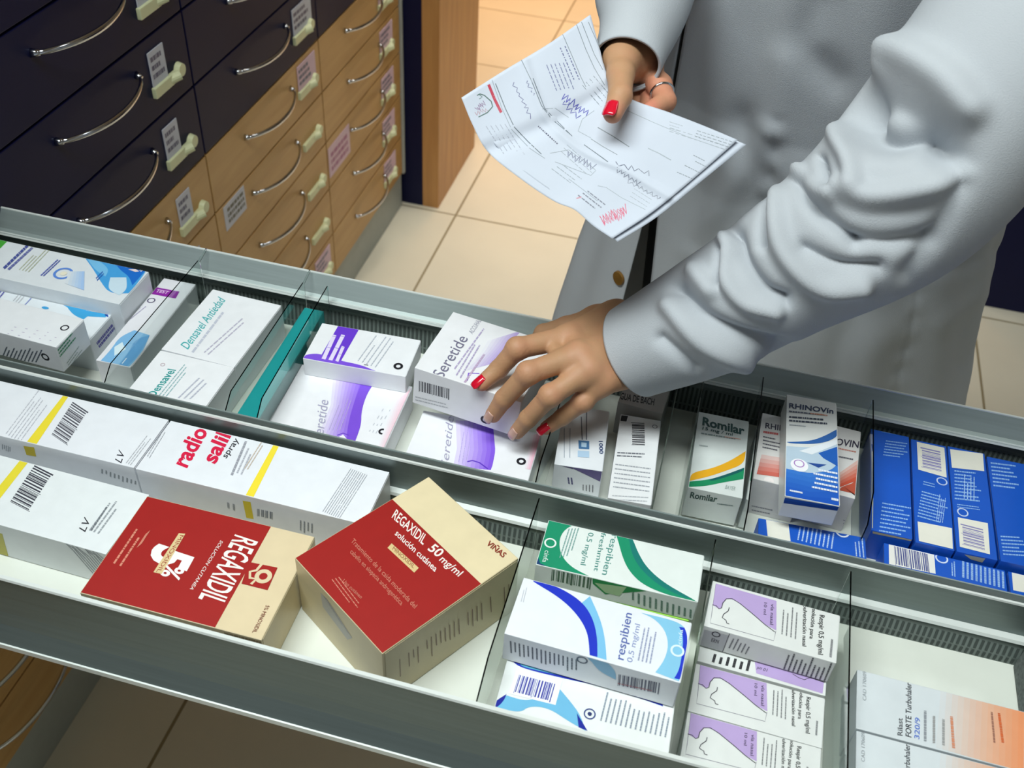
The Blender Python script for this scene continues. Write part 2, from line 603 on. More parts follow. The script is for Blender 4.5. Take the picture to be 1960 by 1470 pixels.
# clear dividers
def divider(x, y0, y1, label, ztop=ZR + .0015, cham=.026, dx=0.0, hook=0.0, chz=.020, th=.0013):
    mb = MB()
    prof = [(y0, ZF + .0005), (y1, ZF + .0005)]
    if hook:
        prof += [(y1, ztop - .004), (y1 + hook, ztop + .001), (y1 + hook, ztop + .0035), (y1 - .002, ztop)]
    else:
        prof += [(y1, ztop)]
    prof += [(y0 + cham, ztop), (y0, ztop - chz)]
    n = len(prof)
    vs = [(x - th / 2 + dx * (p[0] - y0) / (y1 - y0), p[0], p[1]) for p in prof] + [(x + th / 2 + dx * (p[0] - y0) / (y1 - y0), p[0], p[1]) for p in prof]
    mb.add(vs, [tuple(range(n))[::-1], tuple(range(n, 2 * n))] + [(i, (i + 1) % n, (i + 1) % n + n, i + n) for i in range(n)], CLEAR)
    o = mb.build('divider')
    tag(o, label, 'divider', 'clear acrylic dividers')
    return o


BY0, BY1 = YM2 + .001, YB - .011
divider(-.579, BY0, BY1, 'clear divider lying over the long box with the purple label', hook=.019)
divider(-.4405, BY0, BY1, 'clear divider between the white cartons and the narrow teal box', hook=.019, dx=-.004)
divider(-.405, BY0, BY1, 'clear divider right of the narrow teal box', dx=-.010)
divider(-.109, BY0, BY1, 'clear divider left of the white box with the blue emblem below the fingers')
divider(.0075, BY0, BY1, 'clear divider right of the white barcode box below the cuff')
divider(.0335, BY0, BY1, 'clear divider left of the white box with yellow and green bands')
divider(.0965, BY0, BY1, 'clear divider right of the white box with yellow and green bands')
divider(.2150, BY0 + .06, BY1, 'clear divider left of the row of blue boxes')
FY0, FY1 = YF + .005, YM - .008
divider(-.099, FY0, FY1, 'clear divider right of the larger tilted red and beige box', cham=.04)
divider(.0655, FY0, FY1, 'clear divider between the blue-striped boxes and the lilac boxes', dx=.005)
divider(.1945, FY0, FY1, 'clear divider right of the lilac boxes')
# ------------------------------------------------------------------ medicine boxes
def rotm(yaw, pit, rol):
    yaw, pit, rol = (math.radians(a) for a in (yaw, pit, rol))
    cz, sz, cx, sx, cy, sy = math.cos(yaw), math.sin(yaw), math.cos(rol), math.sin(rol), math.cos(pit), math.sin(pit)
    return np.array([[cz, -sz, 0], [sz, cz, 0], [0, 0, 1]]) @ np.array([[cy, 0, sy], [0, 1, 0], [-sy, 0, cy]]) @ np.array([[1, 0, 0], [0, cx, -sx], [0, sx, cx]])


_glyph = {}


def glyphs(s, bold):
    key = (s, bold)
    if key not in _glyph:
        cu = bpy.data.curves.new('t', 'FONT')
        cu.body = s
        cu.resolution_u = 3
        cu.offset = bold
        cu.fill_mode = 'FRONT'
        o = bpy.data.objects.new('t', cu)
        COL.objects.link(o)
        dg = bpy.context.evaluated_depsgraph_get()
        me = bpy.data.meshes.new_from_object(o.evaluated_get(dg))
        vs = np.array([tuple(v.co)[:2] for v in me.vertices])
        fs = [tuple(p.vertices) for p in me.polygons]
        bpy.data.objects.remove(o)
        bpy.data.curves.remove(cu)
        bpy.data.meshes.remove(me)
        _glyph[key] = (vs, fs)
    return _glyph[key]


def homog(src, dst):
    A = []
    for (x, y), (u, v) in zip(src, dst):
        A.append([x, y, 1, 0, 0, 0, -u * x, -u * y, -u])
        A.append([0, 0, 0, x, y, 1, -v * x, -v * y, -v])
    h = np.linalg.svd(np.array(A, float))[2][-1].reshape(3, 3)
    return h


class Carton:
    """a folded carton: body, printed faces; print positions come from points seen on the face"""

    def __init__(self, pose, col, cr=(0, 0, 1), quad=None, tuck='R', seed=1, edge=None):
        x, y, z, yaw, pit, rol, L, W, H = pose
        self.c = np.array([x, y, z])
        self.R = rotm(yaw, pit, rol)
        self.s = np.array([L, W, H])
        self.cr = cr
        self.mb = MB()
        self.parts = {}
        self.lay = {}
        self.seed = seed
        self.hom = None
        h = self.s / 2
        base = ink(col)
        self.mb.box(-h, h, base, R=self.R, c=self.c, bev=.0007)
        if quad:
            # quad: TLF, TRF, TRN, TLN pixels of the top face
            q = [self.px(*p) for p in quad]
            self.hom = homog(q, [(-h[0], h[1]), (h[0], h[1]), (h[0], -h[1]), (-h[0], -h[1])])
        # tuck-in end flap, a hair proud of the carton's right end
        fl = MB()
        fl.box((h[0] - .0008, -h[1] * .97, -h[2] * .96), (h[0] + .0004, h[1] * .97, h[2] * .95), base, R=self.R, c=self.c, bev=.0003)
        self.parts['end_flap'] = fl
        sm = ink('a9adb0')
        X = -(h[0] + .00012)
        zz = h[2] * .93
        vs = [(X, -h[1] * .96, zz), (X, h[1] * .96, zz), (X, h[1] * .96, zz - .0005), (X, -h[1] * .96, zz - .0005)]
        self.mb.add([self.R @ np.array(v) + self.c for v in vs], [(0, 1, 2, 3)], sm)

    def px(self, u, v):
        return (self.cr[0] + u / self.cr[2], self.cr[1] + v / self.cr[2])

    def loc(self, face, u, v):
        """picture point -> 2D coordinates on the face (local metres)"""
        ax, sg = {'T': (2, 1), 'N': (1, -1), 'R': (0, 1), 'L': (0, -1), 'F': (1, 1)}[face]
        p = self.px(u, v)
        o1, o2 = [i for i in range(3) if i != ax]
        if face == 'T' and self.hom is not None:
            q = self.hom @ np.array([p[0], p[1], 1])
            r = q[:2] / q[2]
        else:
            d = self.R.T @ ray(*p)
            o = self.R.T @ (CAM - self.c)
            t = (sg * self.s[ax] / 2 - o[ax]) / d[ax]
            P = o + d * t
            r = np.array([P[o1], P[o2]])
        return r

    def put(self, face, pts, faces, col, part=None, clamp=True):
        ax, sg = {'T': (2, 1), 'N': (1, -1), 'R': (0, 1), 'L': (0, -1), 'F': (1, 1)}[face]
        o1, o2 = [i for i in range(3) if i != ax]
        self.lay[face] = self.lay.get(face, 0) + 1
        off = (.00050 if face == 'R' else .00010) + .00005 * self.lay[face]
        mb = self.mb
        if part:
            mb = self.parts.setdefault(part, MB())
        vs = []
        for p in pts:
            q = np.zeros(3)
            q[o1], q[o2] = p
            if clamp:
                m = .0006
                q[o1] = min(max(q[o1], -self.s[o1] / 2 + m), self.s[o1] / 2 - m)
                q[o2] = min(max(q[o2], -self.s[o2] / 2 + m), self.s[o2] / 2 - m)
            q[ax] = sg * (self.s[ax] / 2 + off)
            vs.append(self.R @ q + self.c)
        mb.add(vs, faces, ink(col))

    def poly(self, face, col, *pts, part=None):
        P = [self.loc(face, *p) for p in pts]
        if len(P) > 4:
            for _ in range(3):                    # round the gentle bends, keep the sharp corners
                Q = []
                n = len(P)
                for i in range(n):
                    a, b_, c_ = P[i - 1], P[i], P[(i + 1) % n]
                    u, v = b_ - a, c_ - b_
                    lu, lv = np.linalg.norm(u) + 1e-12, np.linalg.norm(v) + 1e-12
                    if (u @ v) / (lu * lv) > math.cos(math.radians(62)):
                        Q += [b_ - u * .25, b_ + v * .25]
                    else:
                        Q.append(b_)
                P = Q
        # triangulate (concave safe)
        from mathutils.geometry import tessellate_polygon
        tri = tessellate_polygon([[Vector((p[0], p[1], 0)) for p in P]])
        self.put(face, P, [tuple(t) for t in tri], col, part)
        return self

    def line(self, face, col, w, *pts):
        P = [self.loc(face, *p) for p in pts]
        vs, fs = [], []
        for i, p in enumerate(P):
            a, b_ = P[max(i - 1, 0)], P[min(i + 1, len(P) - 1)]
            t = (b_ - a) / (np.linalg.norm(b_ - a) + 1e-9)
            n = np.array([-t[1], t[0]]) * w / 2
            vs += [p - n, p + n]
        for i in range(len(P) - 1):
            fs.append((2 * i, 2 * i + 1, 2 * i + 3, 2 * i + 2))
        self.put(face, vs, fs, col)
        return self

    def ring(self, face, col, c, r, w=None, n=24, el=1.0):
        """circle (w None = disc) of radius r metres centred at a picture point"""
        cc = self.loc(face, *c)
        vs, fs = [], []
        if w is None:
            vs = [cc + r * np.array([math.cos(2 * math.pi * k / n), el * math.sin(2 * math.pi * k / n)]) for k in range(n)]
            fs = [tuple(range(n))]
        else:
            for k in range(n):
                d = np.array([math.cos(2 * math.pi * k / n), el * math.sin(2 * math.pi * k / n)])
                vs += [cc + d * (r - w / 2), cc + d * (r + w / 2)]
            fs = [(2 * k, 2 * k + 1, (2 * k + 3) % (2 * n), (2 * k + 2) % (2 * n)) for k in range(n)]
        self.put(face, vs, fs, col)
        return self

    def txt(self, face, col, s, p0, p1, p2, bold=0.0):
        """p0 baseline start, p1 baseline end, p2 top of first letter"""
        vs, fs = glyphs(s, bold)
        a, b_, c_ = (self.loc(face, *p) for p in (p0, p1, p2))
        x0, x1 = vs[:, 0].min(), vs[:, 0].max()
        cap = 0.70
        ex, ey = (b_ - a) / (x1 - x0), (c_ - a) / cap
        P = [a + ex * (v[0] - x0) + ey * v[1] for v in vs]
        self.put(face, P, fs, col)
        return self

    def dash(self, face, col, p0, p1, p2, rows, hh=.36, seed=0, ragged=True, dens=.13, wl=(.03, .12)):
        """rows of tiny word marks in the parallelogram p0 (start of last line), p1 (line direction), p2 (towards first line)"""
        a, b_, c_ = (self.loc(face, *p) for p in (p0, p1, p2))
        ex, ey = b_ - a, c_ - a
        rr = random.Random(seed + self.seed * 17)
        vs, fs = [], []
        for r in range(rows):
            v0, v1 = (r + .5 - hh / 2) / rows, (r + .5 + hh / 2) / rows
            x, end = 0.0, rr.uniform(.62, 1) if ragged else 1.0
            while x < end - .01:
                l = min(rr.uniform(*wl), end - x)
                k = len(vs)
                vs += [a + ex * x + ey * v0, a + ex * (x + l) + ey * v0, a + ex * (x + l) + ey * v1, a + ex * x + ey * v1]
                fs.append((k, k + 1, k + 2, k + 3))
                x += l + dens * .1
        self.put(face, vs, fs, col)
        return self

    def bars(self, face, col, p0, p1, p2, n=26, seed=3):
        a, b_, c_ = (self.loc(face, *p) for p in (p0, p1, p2))
        ex, ey = b_ - a, c_ - a
        rr = random.Random(seed)
        vs, fs = [], []
        ws = [rr.choice((1, 1, 2, 3)) for _ in range(2 * n)]
        tot = sum(ws)
        x = 0
        for i, w in enumerate(ws):
            if i % 2 == 0:
                k = len(vs)
                lo = -.08 if i in (0, n, 2 * n - 2) else 0
                vs += [a + ex * x / tot + ey * lo, a + ex * (x + w) / tot + ey * lo, a + ex * (x + w) / tot + ey, a + ex * x / tot + ey]
                fs.append((k, k + 1, k + 2, k + 3))
            x += w
        self.put(face, vs, fs, col)
        return self

    def grad(self, face, c0, c1, pA, pB, n=8):
        """printed colour blend: strips between two edges pA=(a0,a1) and pB=(b0,b1)"""
        A = [self.loc(face, *p) for p in pA]
        B = [self.loc(face, *p) for p in pB]
        h0 = [int(c0[i:i + 2], 16) for i in (0, 2, 4)]
        h1 = [int(c1[i:i + 2], 16) for i in (0, 2, 4)]
        m = len(A)
        lay = self.lay.get(face, 0)
        for k in range(n):
            t0, t1 = k / n, (k + 1) / n
            tm = (t0 + t1) / 2
            col = ''.join('%02x' % int(round(h0[i] + (h1[i] - h0[i]) * tm)) for i in range(3))
            vs = [A[j] * (1 - t0) + B[j] * t0 for j in range(m)] + [A[j] * (1 - t1) + B[j] * t1 for j in range(m)]
            fs = [(j, j + 1, m + j + 1, m + j) for j in range(m - 1)]
            self.lay[face] = lay
            self.put(face, vs, fs, col)
        self.lay[face] = lay + 1
        return self

    def done(self, label, group=None, name='medicine_box', cat='medicine box'):
        org = self.c - np.array([0, 0, self.s[2] / 2])
        o = self.mb.build(name, origin=org)
        tag(o, label, cat, group)
        for pn, mb in self.parts.items():
            child(mb, pn, o)
        return o


# ---- near lane ------------------------------------------------------------------
K8, S1, S2, S3, S4, S5, S6, S7, S8 = (0, 700, 3.341), (280, 740, 3.769), (140, 900, 4.083), (540, 880, 3.196), (900, 940, 2.94), (1280, 1060, 3.585), (1560, 1060, 3.585), (1020, 700, 4.083), (1420, 720, 3.196)
K7, K5, K6, HL = (240, 500, 3.0625), (0, 440, 5.25), (0, 400, 4.084), (860, 540, 4.083)

# white spray boxes with a yellow stripe
c = Carton((-.3702, .6085, .8630, 0, 0, 0, .2371, .0700, .0620), 'e6e9ef', S1, seed=1)
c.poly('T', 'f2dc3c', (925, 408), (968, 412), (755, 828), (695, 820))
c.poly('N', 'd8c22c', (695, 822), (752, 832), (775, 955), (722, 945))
c.txt('T', 'd81b46', 'radio', (290, 588), (445, 322), (180, 545), bold=.03)
c.txt('T', 'd81b46', 'salil', (495, 560), (610, 355), (395, 520), bold=.03)
c.txt('T', '3c3c44', 'spray', (578, 520), (670, 385), (540, 500), bold=.01)
c.dash('T', '9a9ca6', (632, 645), (735, 400), (600, 635), 1, hh=.5, ragged=False, dens=.1)
c.dash('T', 'b3b5bf', (700, 640), (800, 420), (640, 620), 2, seed=4)
c.dash('T', 'c9b9a8', (740, 600), (860, 410), (700, 590), 2, seed=9)
c.dash('T', 'b5b9c0', (1400, 955), (1600, 640), (1265, 900), 9, hh=.3, ragged=False, wl=(.1, .4))
c.dash('T', 'b5b8be', (30, 520), (170, 290), (0, 500), 2, hh=.3)
c.bars('N', '7d8490', (800, 930), (915, 955), (800, 880), n=8)
c.dash('N', '8d939c', (1100, 960), (1100, 1050), (1210, 990), 4)
c.dash('N', '9a9fa8', (570, 830), (575, 880), (650, 850), 2)
c.done('long white spray box with red lettering and yellow stripe under the middle rail', 'white spray boxes with yellow stripes')
c = Carton((-.6010, .6085, .8630, .3, 0, 0, .2200, .0700, .0620), 'e6e9ef', K8, seed=2)
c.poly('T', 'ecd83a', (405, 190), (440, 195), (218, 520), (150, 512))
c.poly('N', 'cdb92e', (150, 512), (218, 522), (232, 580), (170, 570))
c.bars('T', '55555f', (425, 505), (560, 290), (330, 440), n=22)
c.dash('T', 'bdbfc8', (130, 500), (350, 200), (30, 430), 6, hh=.25)
c.txt('T', '30303a', 'LV', (775, 625), (800, 560), (735, 600), bold=.0)
c.dash('T', 'b4b7bd', (840, 640), (1000, 430), (800, 620), 3, hh=.3)
c.dash('N', '8c939b', (10, 500), (10, 540), (70, 520), 5)
c.dash('N', '9aa0a6', (640, 655), (640, 690), (880, 740), 9)
c.done('white spray box with barcode in the near lane behind the other barcode spray box', 'white spray boxes with yellow stripes')
c = Carton((-.5765, .5195, .8580, -1.0, 0, 0, .2200, .0760, .0500), 'e3e8ea', K8, quad=None, seed=3)
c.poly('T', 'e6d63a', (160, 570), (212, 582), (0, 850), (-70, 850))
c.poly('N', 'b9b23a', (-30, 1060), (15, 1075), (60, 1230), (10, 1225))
c.bars('T', '3f3f4a', (180, 930), (335, 690), (65, 870), n=22)
c.txt('T', '26262e', 'LV', (545, 1065), (580, 990), (505, 1040), bold=.0)
c.dash('T', '9aa0a6', (640, 1080), (800, 860), (560, 1050), 3, hh=.35)
c.dash('T', '6f757c', (590, 1060), (730, 850), (575, 1050), 1, hh=.6)
c.dash('N', '7d858c', (590, 1330), (390, 1100), (690, 1250), 10, hh=.35, ragged=False, wl=(.2, .5))
c.done('white spray box with barcode and letters LV at the near left edge of the drawer', 'white spray boxes with yellow stripes')

# red and beige boxes
BEI, RED = 'dccaa6', 'a01f1c'
c = Carton((-.3795, .4935, .8585, .3, 0, 0, .1720, .1175, .0530), 'd6c7a4', S2, quad=[(620, 195), (1930, 520), (1530, 1350), (105, 960)], seed=4)
c.poly('T', BEI, (1590, 432), (1930, 520), (1530, 1350), (1160, 1250))
c.poly('T', RED, (620, 195), (1590, 432), (1160, 1250), (105, 960))
# upside-down lettering reads towards the lower left
c.txt('T', 'efece6', 'REGAXIDIL', (1310, 500), (1030, 1010), (1490, 560), bold=.012)
c.txt('T', 'e9e2dc', 'SOLUCION CUTANEA', (1195, 545), (960, 935), (1215, 560), bold=.005)
c.txt('T', 'f2efec', '5', (715, 572), (640, 705), (990, 664), bold=.045)
c.txt('T', 'f2efec', '%', (780, 728), (722, 822), (925, 776), bold=.02)
c.poly('T', 'dcc694', (870, 490), (920, 495), (740, 815), (675, 800))
c.txt('T', '9b2a22', 'MINOXIDIL', (880, 505), (695, 800), (910, 510), bold=.0)
c.dash('T', 'd98a74', (345, 720), (540, 420), (440, 760), 2, hh=.3)
c.dash('T', 'd98a74', (505, 640), (580, 520), (620, 540), 1, hh=.35)
c.poly('T', RED, (1420, 722), (1645, 768), (1570, 948), (1365, 895))
c.line('T', BEI, .0026, (1520, 740), (1480, 790), (1430, 800), (1430, 850), (1480, 860), (1440, 900))
c.ring('T', BEI, (1535, 838), .0058, .0040)
c.txt('T', '7a3a2a', '5% MINOXIDIL', (1560, 1070), (1455, 1290), (1590, 1075), bold=.0)
c.dash('N', '8c7c5c', (1180, 1290), (1500, 1370), (1180, 1260), 1, hh=.6)
c.done('flat red and beige box with upside-down lettering beside the white spray box', 'red and beige boxes')
c = Carton((-.1960, .5364, .8710, -33.0, 0, 0, .1286, .1530, .0780), 'c9bb96', S3, quad=[(893, 82), (1440, 610), (607, 1200), (90, 600)], seed=5)
c.poly('T', 'e2d3ad', (893, 82), (1440, 610), (1210, 775), (668, 228))
c.poly('T', '9c1c19', (668, 228), (1210, 775), (607, 1200), (90, 600))
c.txt('T', 'f0e6e0', 'REGAXIDIL', (665, 345), (855, 522), (695, 292), bold=.012)
c.txt('T', 'f0e6e0', '50', (880, 550), (945, 602), (925, 512), bold=.02)
c.txt('T', 'f0e6e0', 'mg/ml', (950, 620), (1068, 725), (985, 590), bold=.012)
c.txt('T', 'f0e6e0', 'solución cutánea', (683, 455), (925, 695), (705, 425), bold=.012)
c.poly('T', 'd9c08a', (665, 512), (828, 668), (800, 698), (640, 540))
c.txt('T', '7a2a1c', 'MINOXIDIL', (668, 550), (795, 672), (680, 530))
c.txt('T', 'cf7f6c', 'Tratamiento de la caída moderada del', (420, 500), (800, 925), (440, 478))
c.txt('T', 'cf7f6c', 'cabello en alopecia androgenética', (415, 570), (720, 905), (430, 545))
c.txt('T', 'cf7f6c', 'Uso cutáneo', (370, 750), (480, 860), (385, 735))
c.dash('T', 'cf7f6c', (300, 740), (450, 950), (360, 720), 3, hh=.28)
c.txt('T', '8a3020', 'VIÑAS', (1240, 520), (1345, 608), (1265, 495), bold=.02)
for i in range(26):
    t = i / 25
    u0, v0 = 690 + 690 * t, 1225 - 480 * t
    rr = random.Random(i)
    if rr.random() < .75:
        c.line('R', '7a5a44', .0009, (u0, v0 + 10), (u0 + 4, v0 + rr.uniform(50, 130)))
c.line('R', '3a2c1c', .0018, (612, 1215), (612, 1330))
c.poly('N', 'a9a7a0', (235, 810), (290, 870), (430, 1090), (400, 1100), (250, 900))
c.dash('N', '6c6a80', (250, 830), (410, 1080), (275, 850), 2)
c.done('larger tilted red and beige box standing at an angle in the near lane', 'red and beige boxes')

# eye-spray boxes with waves
c = Carton((-.0110, .6045, .8795, .6, 0, 0, .1500, .0550, .0280), 'e4ebe8', S4, quad=[(460, 122), (1350, 325), (1300, 595), (405, 385)], seed=6)
c.poly('T', '16916a', (460, 122), (595, 150), (545, 190), (525, 250), (540, 330), (600, 400), (700, 450), (405, 385))
c.poly('T', '1a3f6e', (405, 385), (410, 345), (430, 380), (470, 400))
c.poly('T', '16916a', (850, 208), (942, 232), (970, 310), (1020, 400), (1120, 490), (1270, 575), (1300, 595), (1150, 560), (1000, 500), (920, 420), (880, 330))
c.poly('T', '137a72', (920, 228), (942, 232), (970, 310), (1020, 400), (1120, 490), (1270, 575), (1230, 572), (1090, 505), (985, 410), (935, 320))
c.txt('T', '4d9088', 'respibien', (822, 205), (770, 440), (860, 212))
c.txt('T', '4d9088', 'freshmint', (762, 195), (725, 420), (790, 200))
c.txt('T', '4d9088', '0,5 mg/ml', (690, 195), (650, 385), (720, 200))
c.dash('T', '7fa9a4', (640, 170), (590, 370), (570, 175), 4, hh=.35)
c.ring('T', 'e4f0ea', (478, 262), .0050, .0016)
c.txt('T', 'dfeeea', 'cinfa', (452, 305), (440, 372), (480, 310))
c.bars('N', '54705e', (455, 500), (680, 550), (460, 440), n=16)
c.poly('N', '1d8c4c', (690, 480), (1000, 530), (760, 580), (690, 520))
c.poly('N', 'a8c89c', (700, 515), (880, 540), (840, 590), (760, 570))
c.dash('N', '6d8f80', (900, 560), (900, 630), (1290, 680), 12)
c.done('white box with green wave design at the top of the narrow compartment')
c = Carton((-.0110, .6000, .8485, .5, 0, 0, .1440, .0480, .0325), '9fd858', S4, seed=7)
c.done('lime green edged box lying beneath the green wave box')
c = Carton((-.0158, .5125, .8930, -1.6, 0, 0, .1507, .0610, .0380), 'e6eaf0', S4, quad=[(300, 490), (1255, 715), (1170, 1080), (190, 780)], seed=8)
c.poly('T', '7cc0e8', (640, 575), (690, 690), (715, 800), (720, 930), (640, 905), (630, 760), (560, 640))
c.poly('T', '1b33c4', (345, 505), (460, 525), (590, 600), (650, 690), (672, 800), (668, 912), (625, 900), (622, 780), (570, 680), (480, 590), (345, 510))
c.poly('T', '86c6e6', (930, 660), (1180, 710), (1225, 780), (1200, 1000), (1160, 1070), (1010, 1010), (1070, 940), (1100, 850), (1080, 760), (1010, 690))
c.poly('T', '1c36c8', (1170, 740), (1205, 745), (1228, 800), (1200, 990), (1165, 1060), (1130, 1050), (1165, 1000), (1190, 880), (1195, 790))
c.txt('T', '5b6cae', 'respibien', (818, 935), (878, 668), (768, 920), bold=.006)
c.txt('T', '8f9cc8', '0,5 mg/ml', (868, 950), (925, 730), (835, 940))
c.dash('T', '9aa2c0', (990, 960), (1040, 740), (895, 935), 4, hh=.35)
c.ring('T', 'dceff8', (1155, 885), .0050, .0018)
c.txt('T', 'dceff8', 'cinfa', (1180, 850), (1195, 760), (1155, 845))
c.dash('T', 'c5c9d2', (295, 620), (320, 530), (275, 615), 2, hh=.3)
c.dash('N', '5a6270', (215, 840), (220, 920), (610, 950), 16)
c.ring('N', '4a5568', (630, 950), .0042, .0014)
c.poly('N', '7fb6d8', (660, 925), (740, 935), (820, 1010), (820, 1060), (720, 1010))
c.bars('N', '4a4f66', (830, 1090), (1070, 1140), (835, 1030), n=20)
c.dash('N', 'a44a58', (830, 1085), (1060, 1135), (830, 1075), 1)
c.done('white box with blue wave design resting on the boxes in the narrow compartment')
c = Carton((-.0133, .4650, .8519, 1.6, 0, 0, .1475, .0560, .0396), 'e8eceb', S4, seed=9)
c.poly('T', '1a2fae', (235, 955), (300, 975), (520, 1030), (800, 1075), (1080, 1180), (1085, 1212), (800, 1112), (540, 1058), (280, 995))
c.poly('T', '5bacc8', (280, 970), (520, 1015), (860, 1080), (800, 1075), (560, 1050), (290, 990))
c.poly('T', '6fb8de', (205, 1150), (330, 1190), (500, 1110), (560, 1180), (620, 1260), (650, 1350), (560, 1300), (440, 1220), (330, 1210), (280, 1250), (130, 1215))
c.poly('T', '14259a', (205, 1142), (130, 1190), (125, 1215), (150, 1220), (190, 1180))
c.poly('T', '14259a', (600, 1250), (660, 1350), (610, 1330))
c.poly('T', 'eff1f6', (260, 1010), (520, 1060), (480, 1205), (215, 1140), part='barcode_label')
c.bars('T', '3b3fa0', (245, 1130), (460, 1185), (275, 1035), n=20)
c.ring('T', '3a4a88', (672, 1255), .0045, .0011)
c.ring('T', '26356e', (672, 1255), .0018)
c.dash('T', '8e98a8', (720, 1290), (760, 1130), (1110, 1390), 14, hh=.3)
c.done('white and blue box with barcode, nearest to the front rail in the narrow compartment')

# lilac nasal boxes
LIL = 'b9a2d4'


def lilac(pose, dx, dy, label, quad=None, front=False, seed=1):
    c = Carton(pose, 'dfe2e0', S5, quad=quad, seed=seed)
    s = lambda *p: [(x + dx, y + dy) for x, y in p]
    c.line('T', '5b5570', .0004, *s((330, 190), (300, 430), (290, 490), (760, 610), (775, 545)))
    c.poly('T', LIL, *s((330, 190), (780, 335), (778, 540), (700, 500), (620, 430), (520, 350), (465, 315), (420, 308), (390, 330), (380, 370), (360, 385), (310, 355)))
    c.line('T', '34303e', .0007, *s((305, 352), (335, 360), (358, 384), (378, 378), (388, 340), (415, 310), (460, 310), (520, 348), (620, 430), (700, 500), (770, 552)))
    c.line('T', '34303e', .0007, *s((438, 375), (432, 400), (395, 425), (385, 450), (415, 470), (420, 490), (440, 497)))
    c.txt('T', '4a3f5c', 'vía nasal', *s((742, 355), (735, 500), (765, 360)), bold=.01)
    c.txt('T', '4a3f5c', '10 ml', *s((695, 345), (690, 430), (715, 348)), bold=.01)
    c.txt('T', '2a2c2e', 'Respir 0,5 mg/ml', *s((1055, 435), (1040, 690), (1085, 440)), bold=.012)
    c.txt('T', '2a2c2e', 'solución para', *s((1010, 395), (990, 590), (1035, 400)), bold=.01)
    c.txt('T', '2a2c2e', 'pulverización nasal', *s((955, 370), (945, 640), (980, 375)), bold=.008)
    c.dash('T', '7b7d80', *s((915, 600), (930, 380), (800, 560)), 4, hh=.25)
    c.dash('T', '8f9194', *s((1125, 710), (1140, 570), (1100, 700)), 1, hh=.5)
    if front:
        c.poly('N', 'b4b6ba', (245, 520), (410, 560), (370, 670), (215, 630))
        c.ring('N', '3c3c44', (325, 552), .0033, .0012)
        c.txt('N', '3c3c44', 'ERN', (290, 600), (340, 615), (297, 575), bold=.01)
        c.line('N', '44444c', .0006, (418, 545), (370, 670))
        c.dash('N', '6c6e74', (400, 640), (440, 560), (540, 690), 5, hh=.3)
        c.dash('N', '55575c', (770, 800), (820, 660), (1080, 880), 10, hh=.35)
    return c.done(label, 'lilac and white nasal spray boxes')


lilac((.1302, .5729, .8852, -2.5, 0, 0, .1142, .0510, .0297), 0, 0, 'lilac and white nasal spray box lying on top of the others in its compartment', quad=[(305, 165), (1175, 440), (1145, 740), (240, 510)], front=True, seed=1)
c = Carton((.1303, .5555, .8500, -1.5, 0, 0, .1120, .0440, .0360), 'dfe2e0', S5, seed=2)
c.poly('T', LIL, (590, 740), (1065, 880), (1055, 960), (600, 820))
c.line('T', '34303e', .0006, (850, 825), (890, 850), (930, 865), (970, 850), (1070, 885))
c.txt('T', '4a3f5c', '10 ml', (680, 790), (610, 775), (672, 810), bold=.01)
c.dash('T', '303034', (280, 740), (300, 670), (560, 810), 6, hh=.4)
c.done('lilac and white nasal spray box turned round beneath the topmost lilac box', 'lilac and white nasal spray boxes')
lilac((.1287, .5067, .8500, -1.3, 0, 0, .1125, .0480, .0360), -105, 545, 'lilac and white nasal spray box third from the far end of its compartment', seed=3, quad=[(190, 755), (1080, 990), (1045, 1340), (125, 1085)])
lilac((.1276, .4600, .8500, -1.0, 0, 0, .1120, .0440, .0360), -175, 885, 'lilac and white nasal spray box nearest the front edge of the drawer', seed=4)

# inhaler boxes with an orange end
for k, (yy, dv, lab) in enumerate(((.5290, 0, 'white to orange inhaler box, the farther of the two at lower right'), (.4690, 420, 'white to orange inhaler box, the nearer of the two at lower right corner'))):
    c = Carton((.2840, yy, .8560, -.4, 0, 0, .1500, .0580, .0480), 'd3dade', S6, seed=20 + k)
    c.grad('T', 'd3dade', 'e8915e', [(860, 920 + dv), (830, 1330 + dv)], [(1434, 1075 + dv), (1434, 1500 + dv)], n=14)
    s = lambda *p: [(x - (10 if dv else 0), y + dv) for x, y in p]
    c.txt('T', '3c3f46', 'Rilast', *s((600, 1250), (600, 1130), (565, 1245)), bold=.012)
    c.txt('T', '2e3138', 'FORTE Turbuhaler', *s((660, 1262), (660, 890), (620, 1250)), bold=.012)
    c.txt('T', '5a78c8', '320/9', *s((715, 1275), (720, 1130), (680, 1265)), bold=.015)
    c.dash('T', '8d9299', *s((770, 1290), (770, 1020), (740, 1285)), 1, hh=.6)
    c.dash('T', '9a9a9a', *s((830, 1300), (830, 1060), (800, 1300)), 1, hh=.6)
    c.dash('T', '9a9a9a', *s((895, 1320), (895, 1090), (865, 1310)), 1, hh=.6)
    c.dash('T', 'd08a6a', *s((970, 1340), (950, 1060), (930, 1330)), 1, hh=.5)
    c.dash('T', '9a6a58', *s((1240, 1300), (1215, 1030), (1220, 1295)), 1, hh=.7)
    c.dash('T', 'd0622c', *s((1300, 1300), (1265, 1040), (1275, 1295)), 1, hh=.7)
    c.txt('T', 'a3a9ae', 'CAD 170609', *s((350, 1010), (350, 810), (325, 1005)))
    c.done(lab)

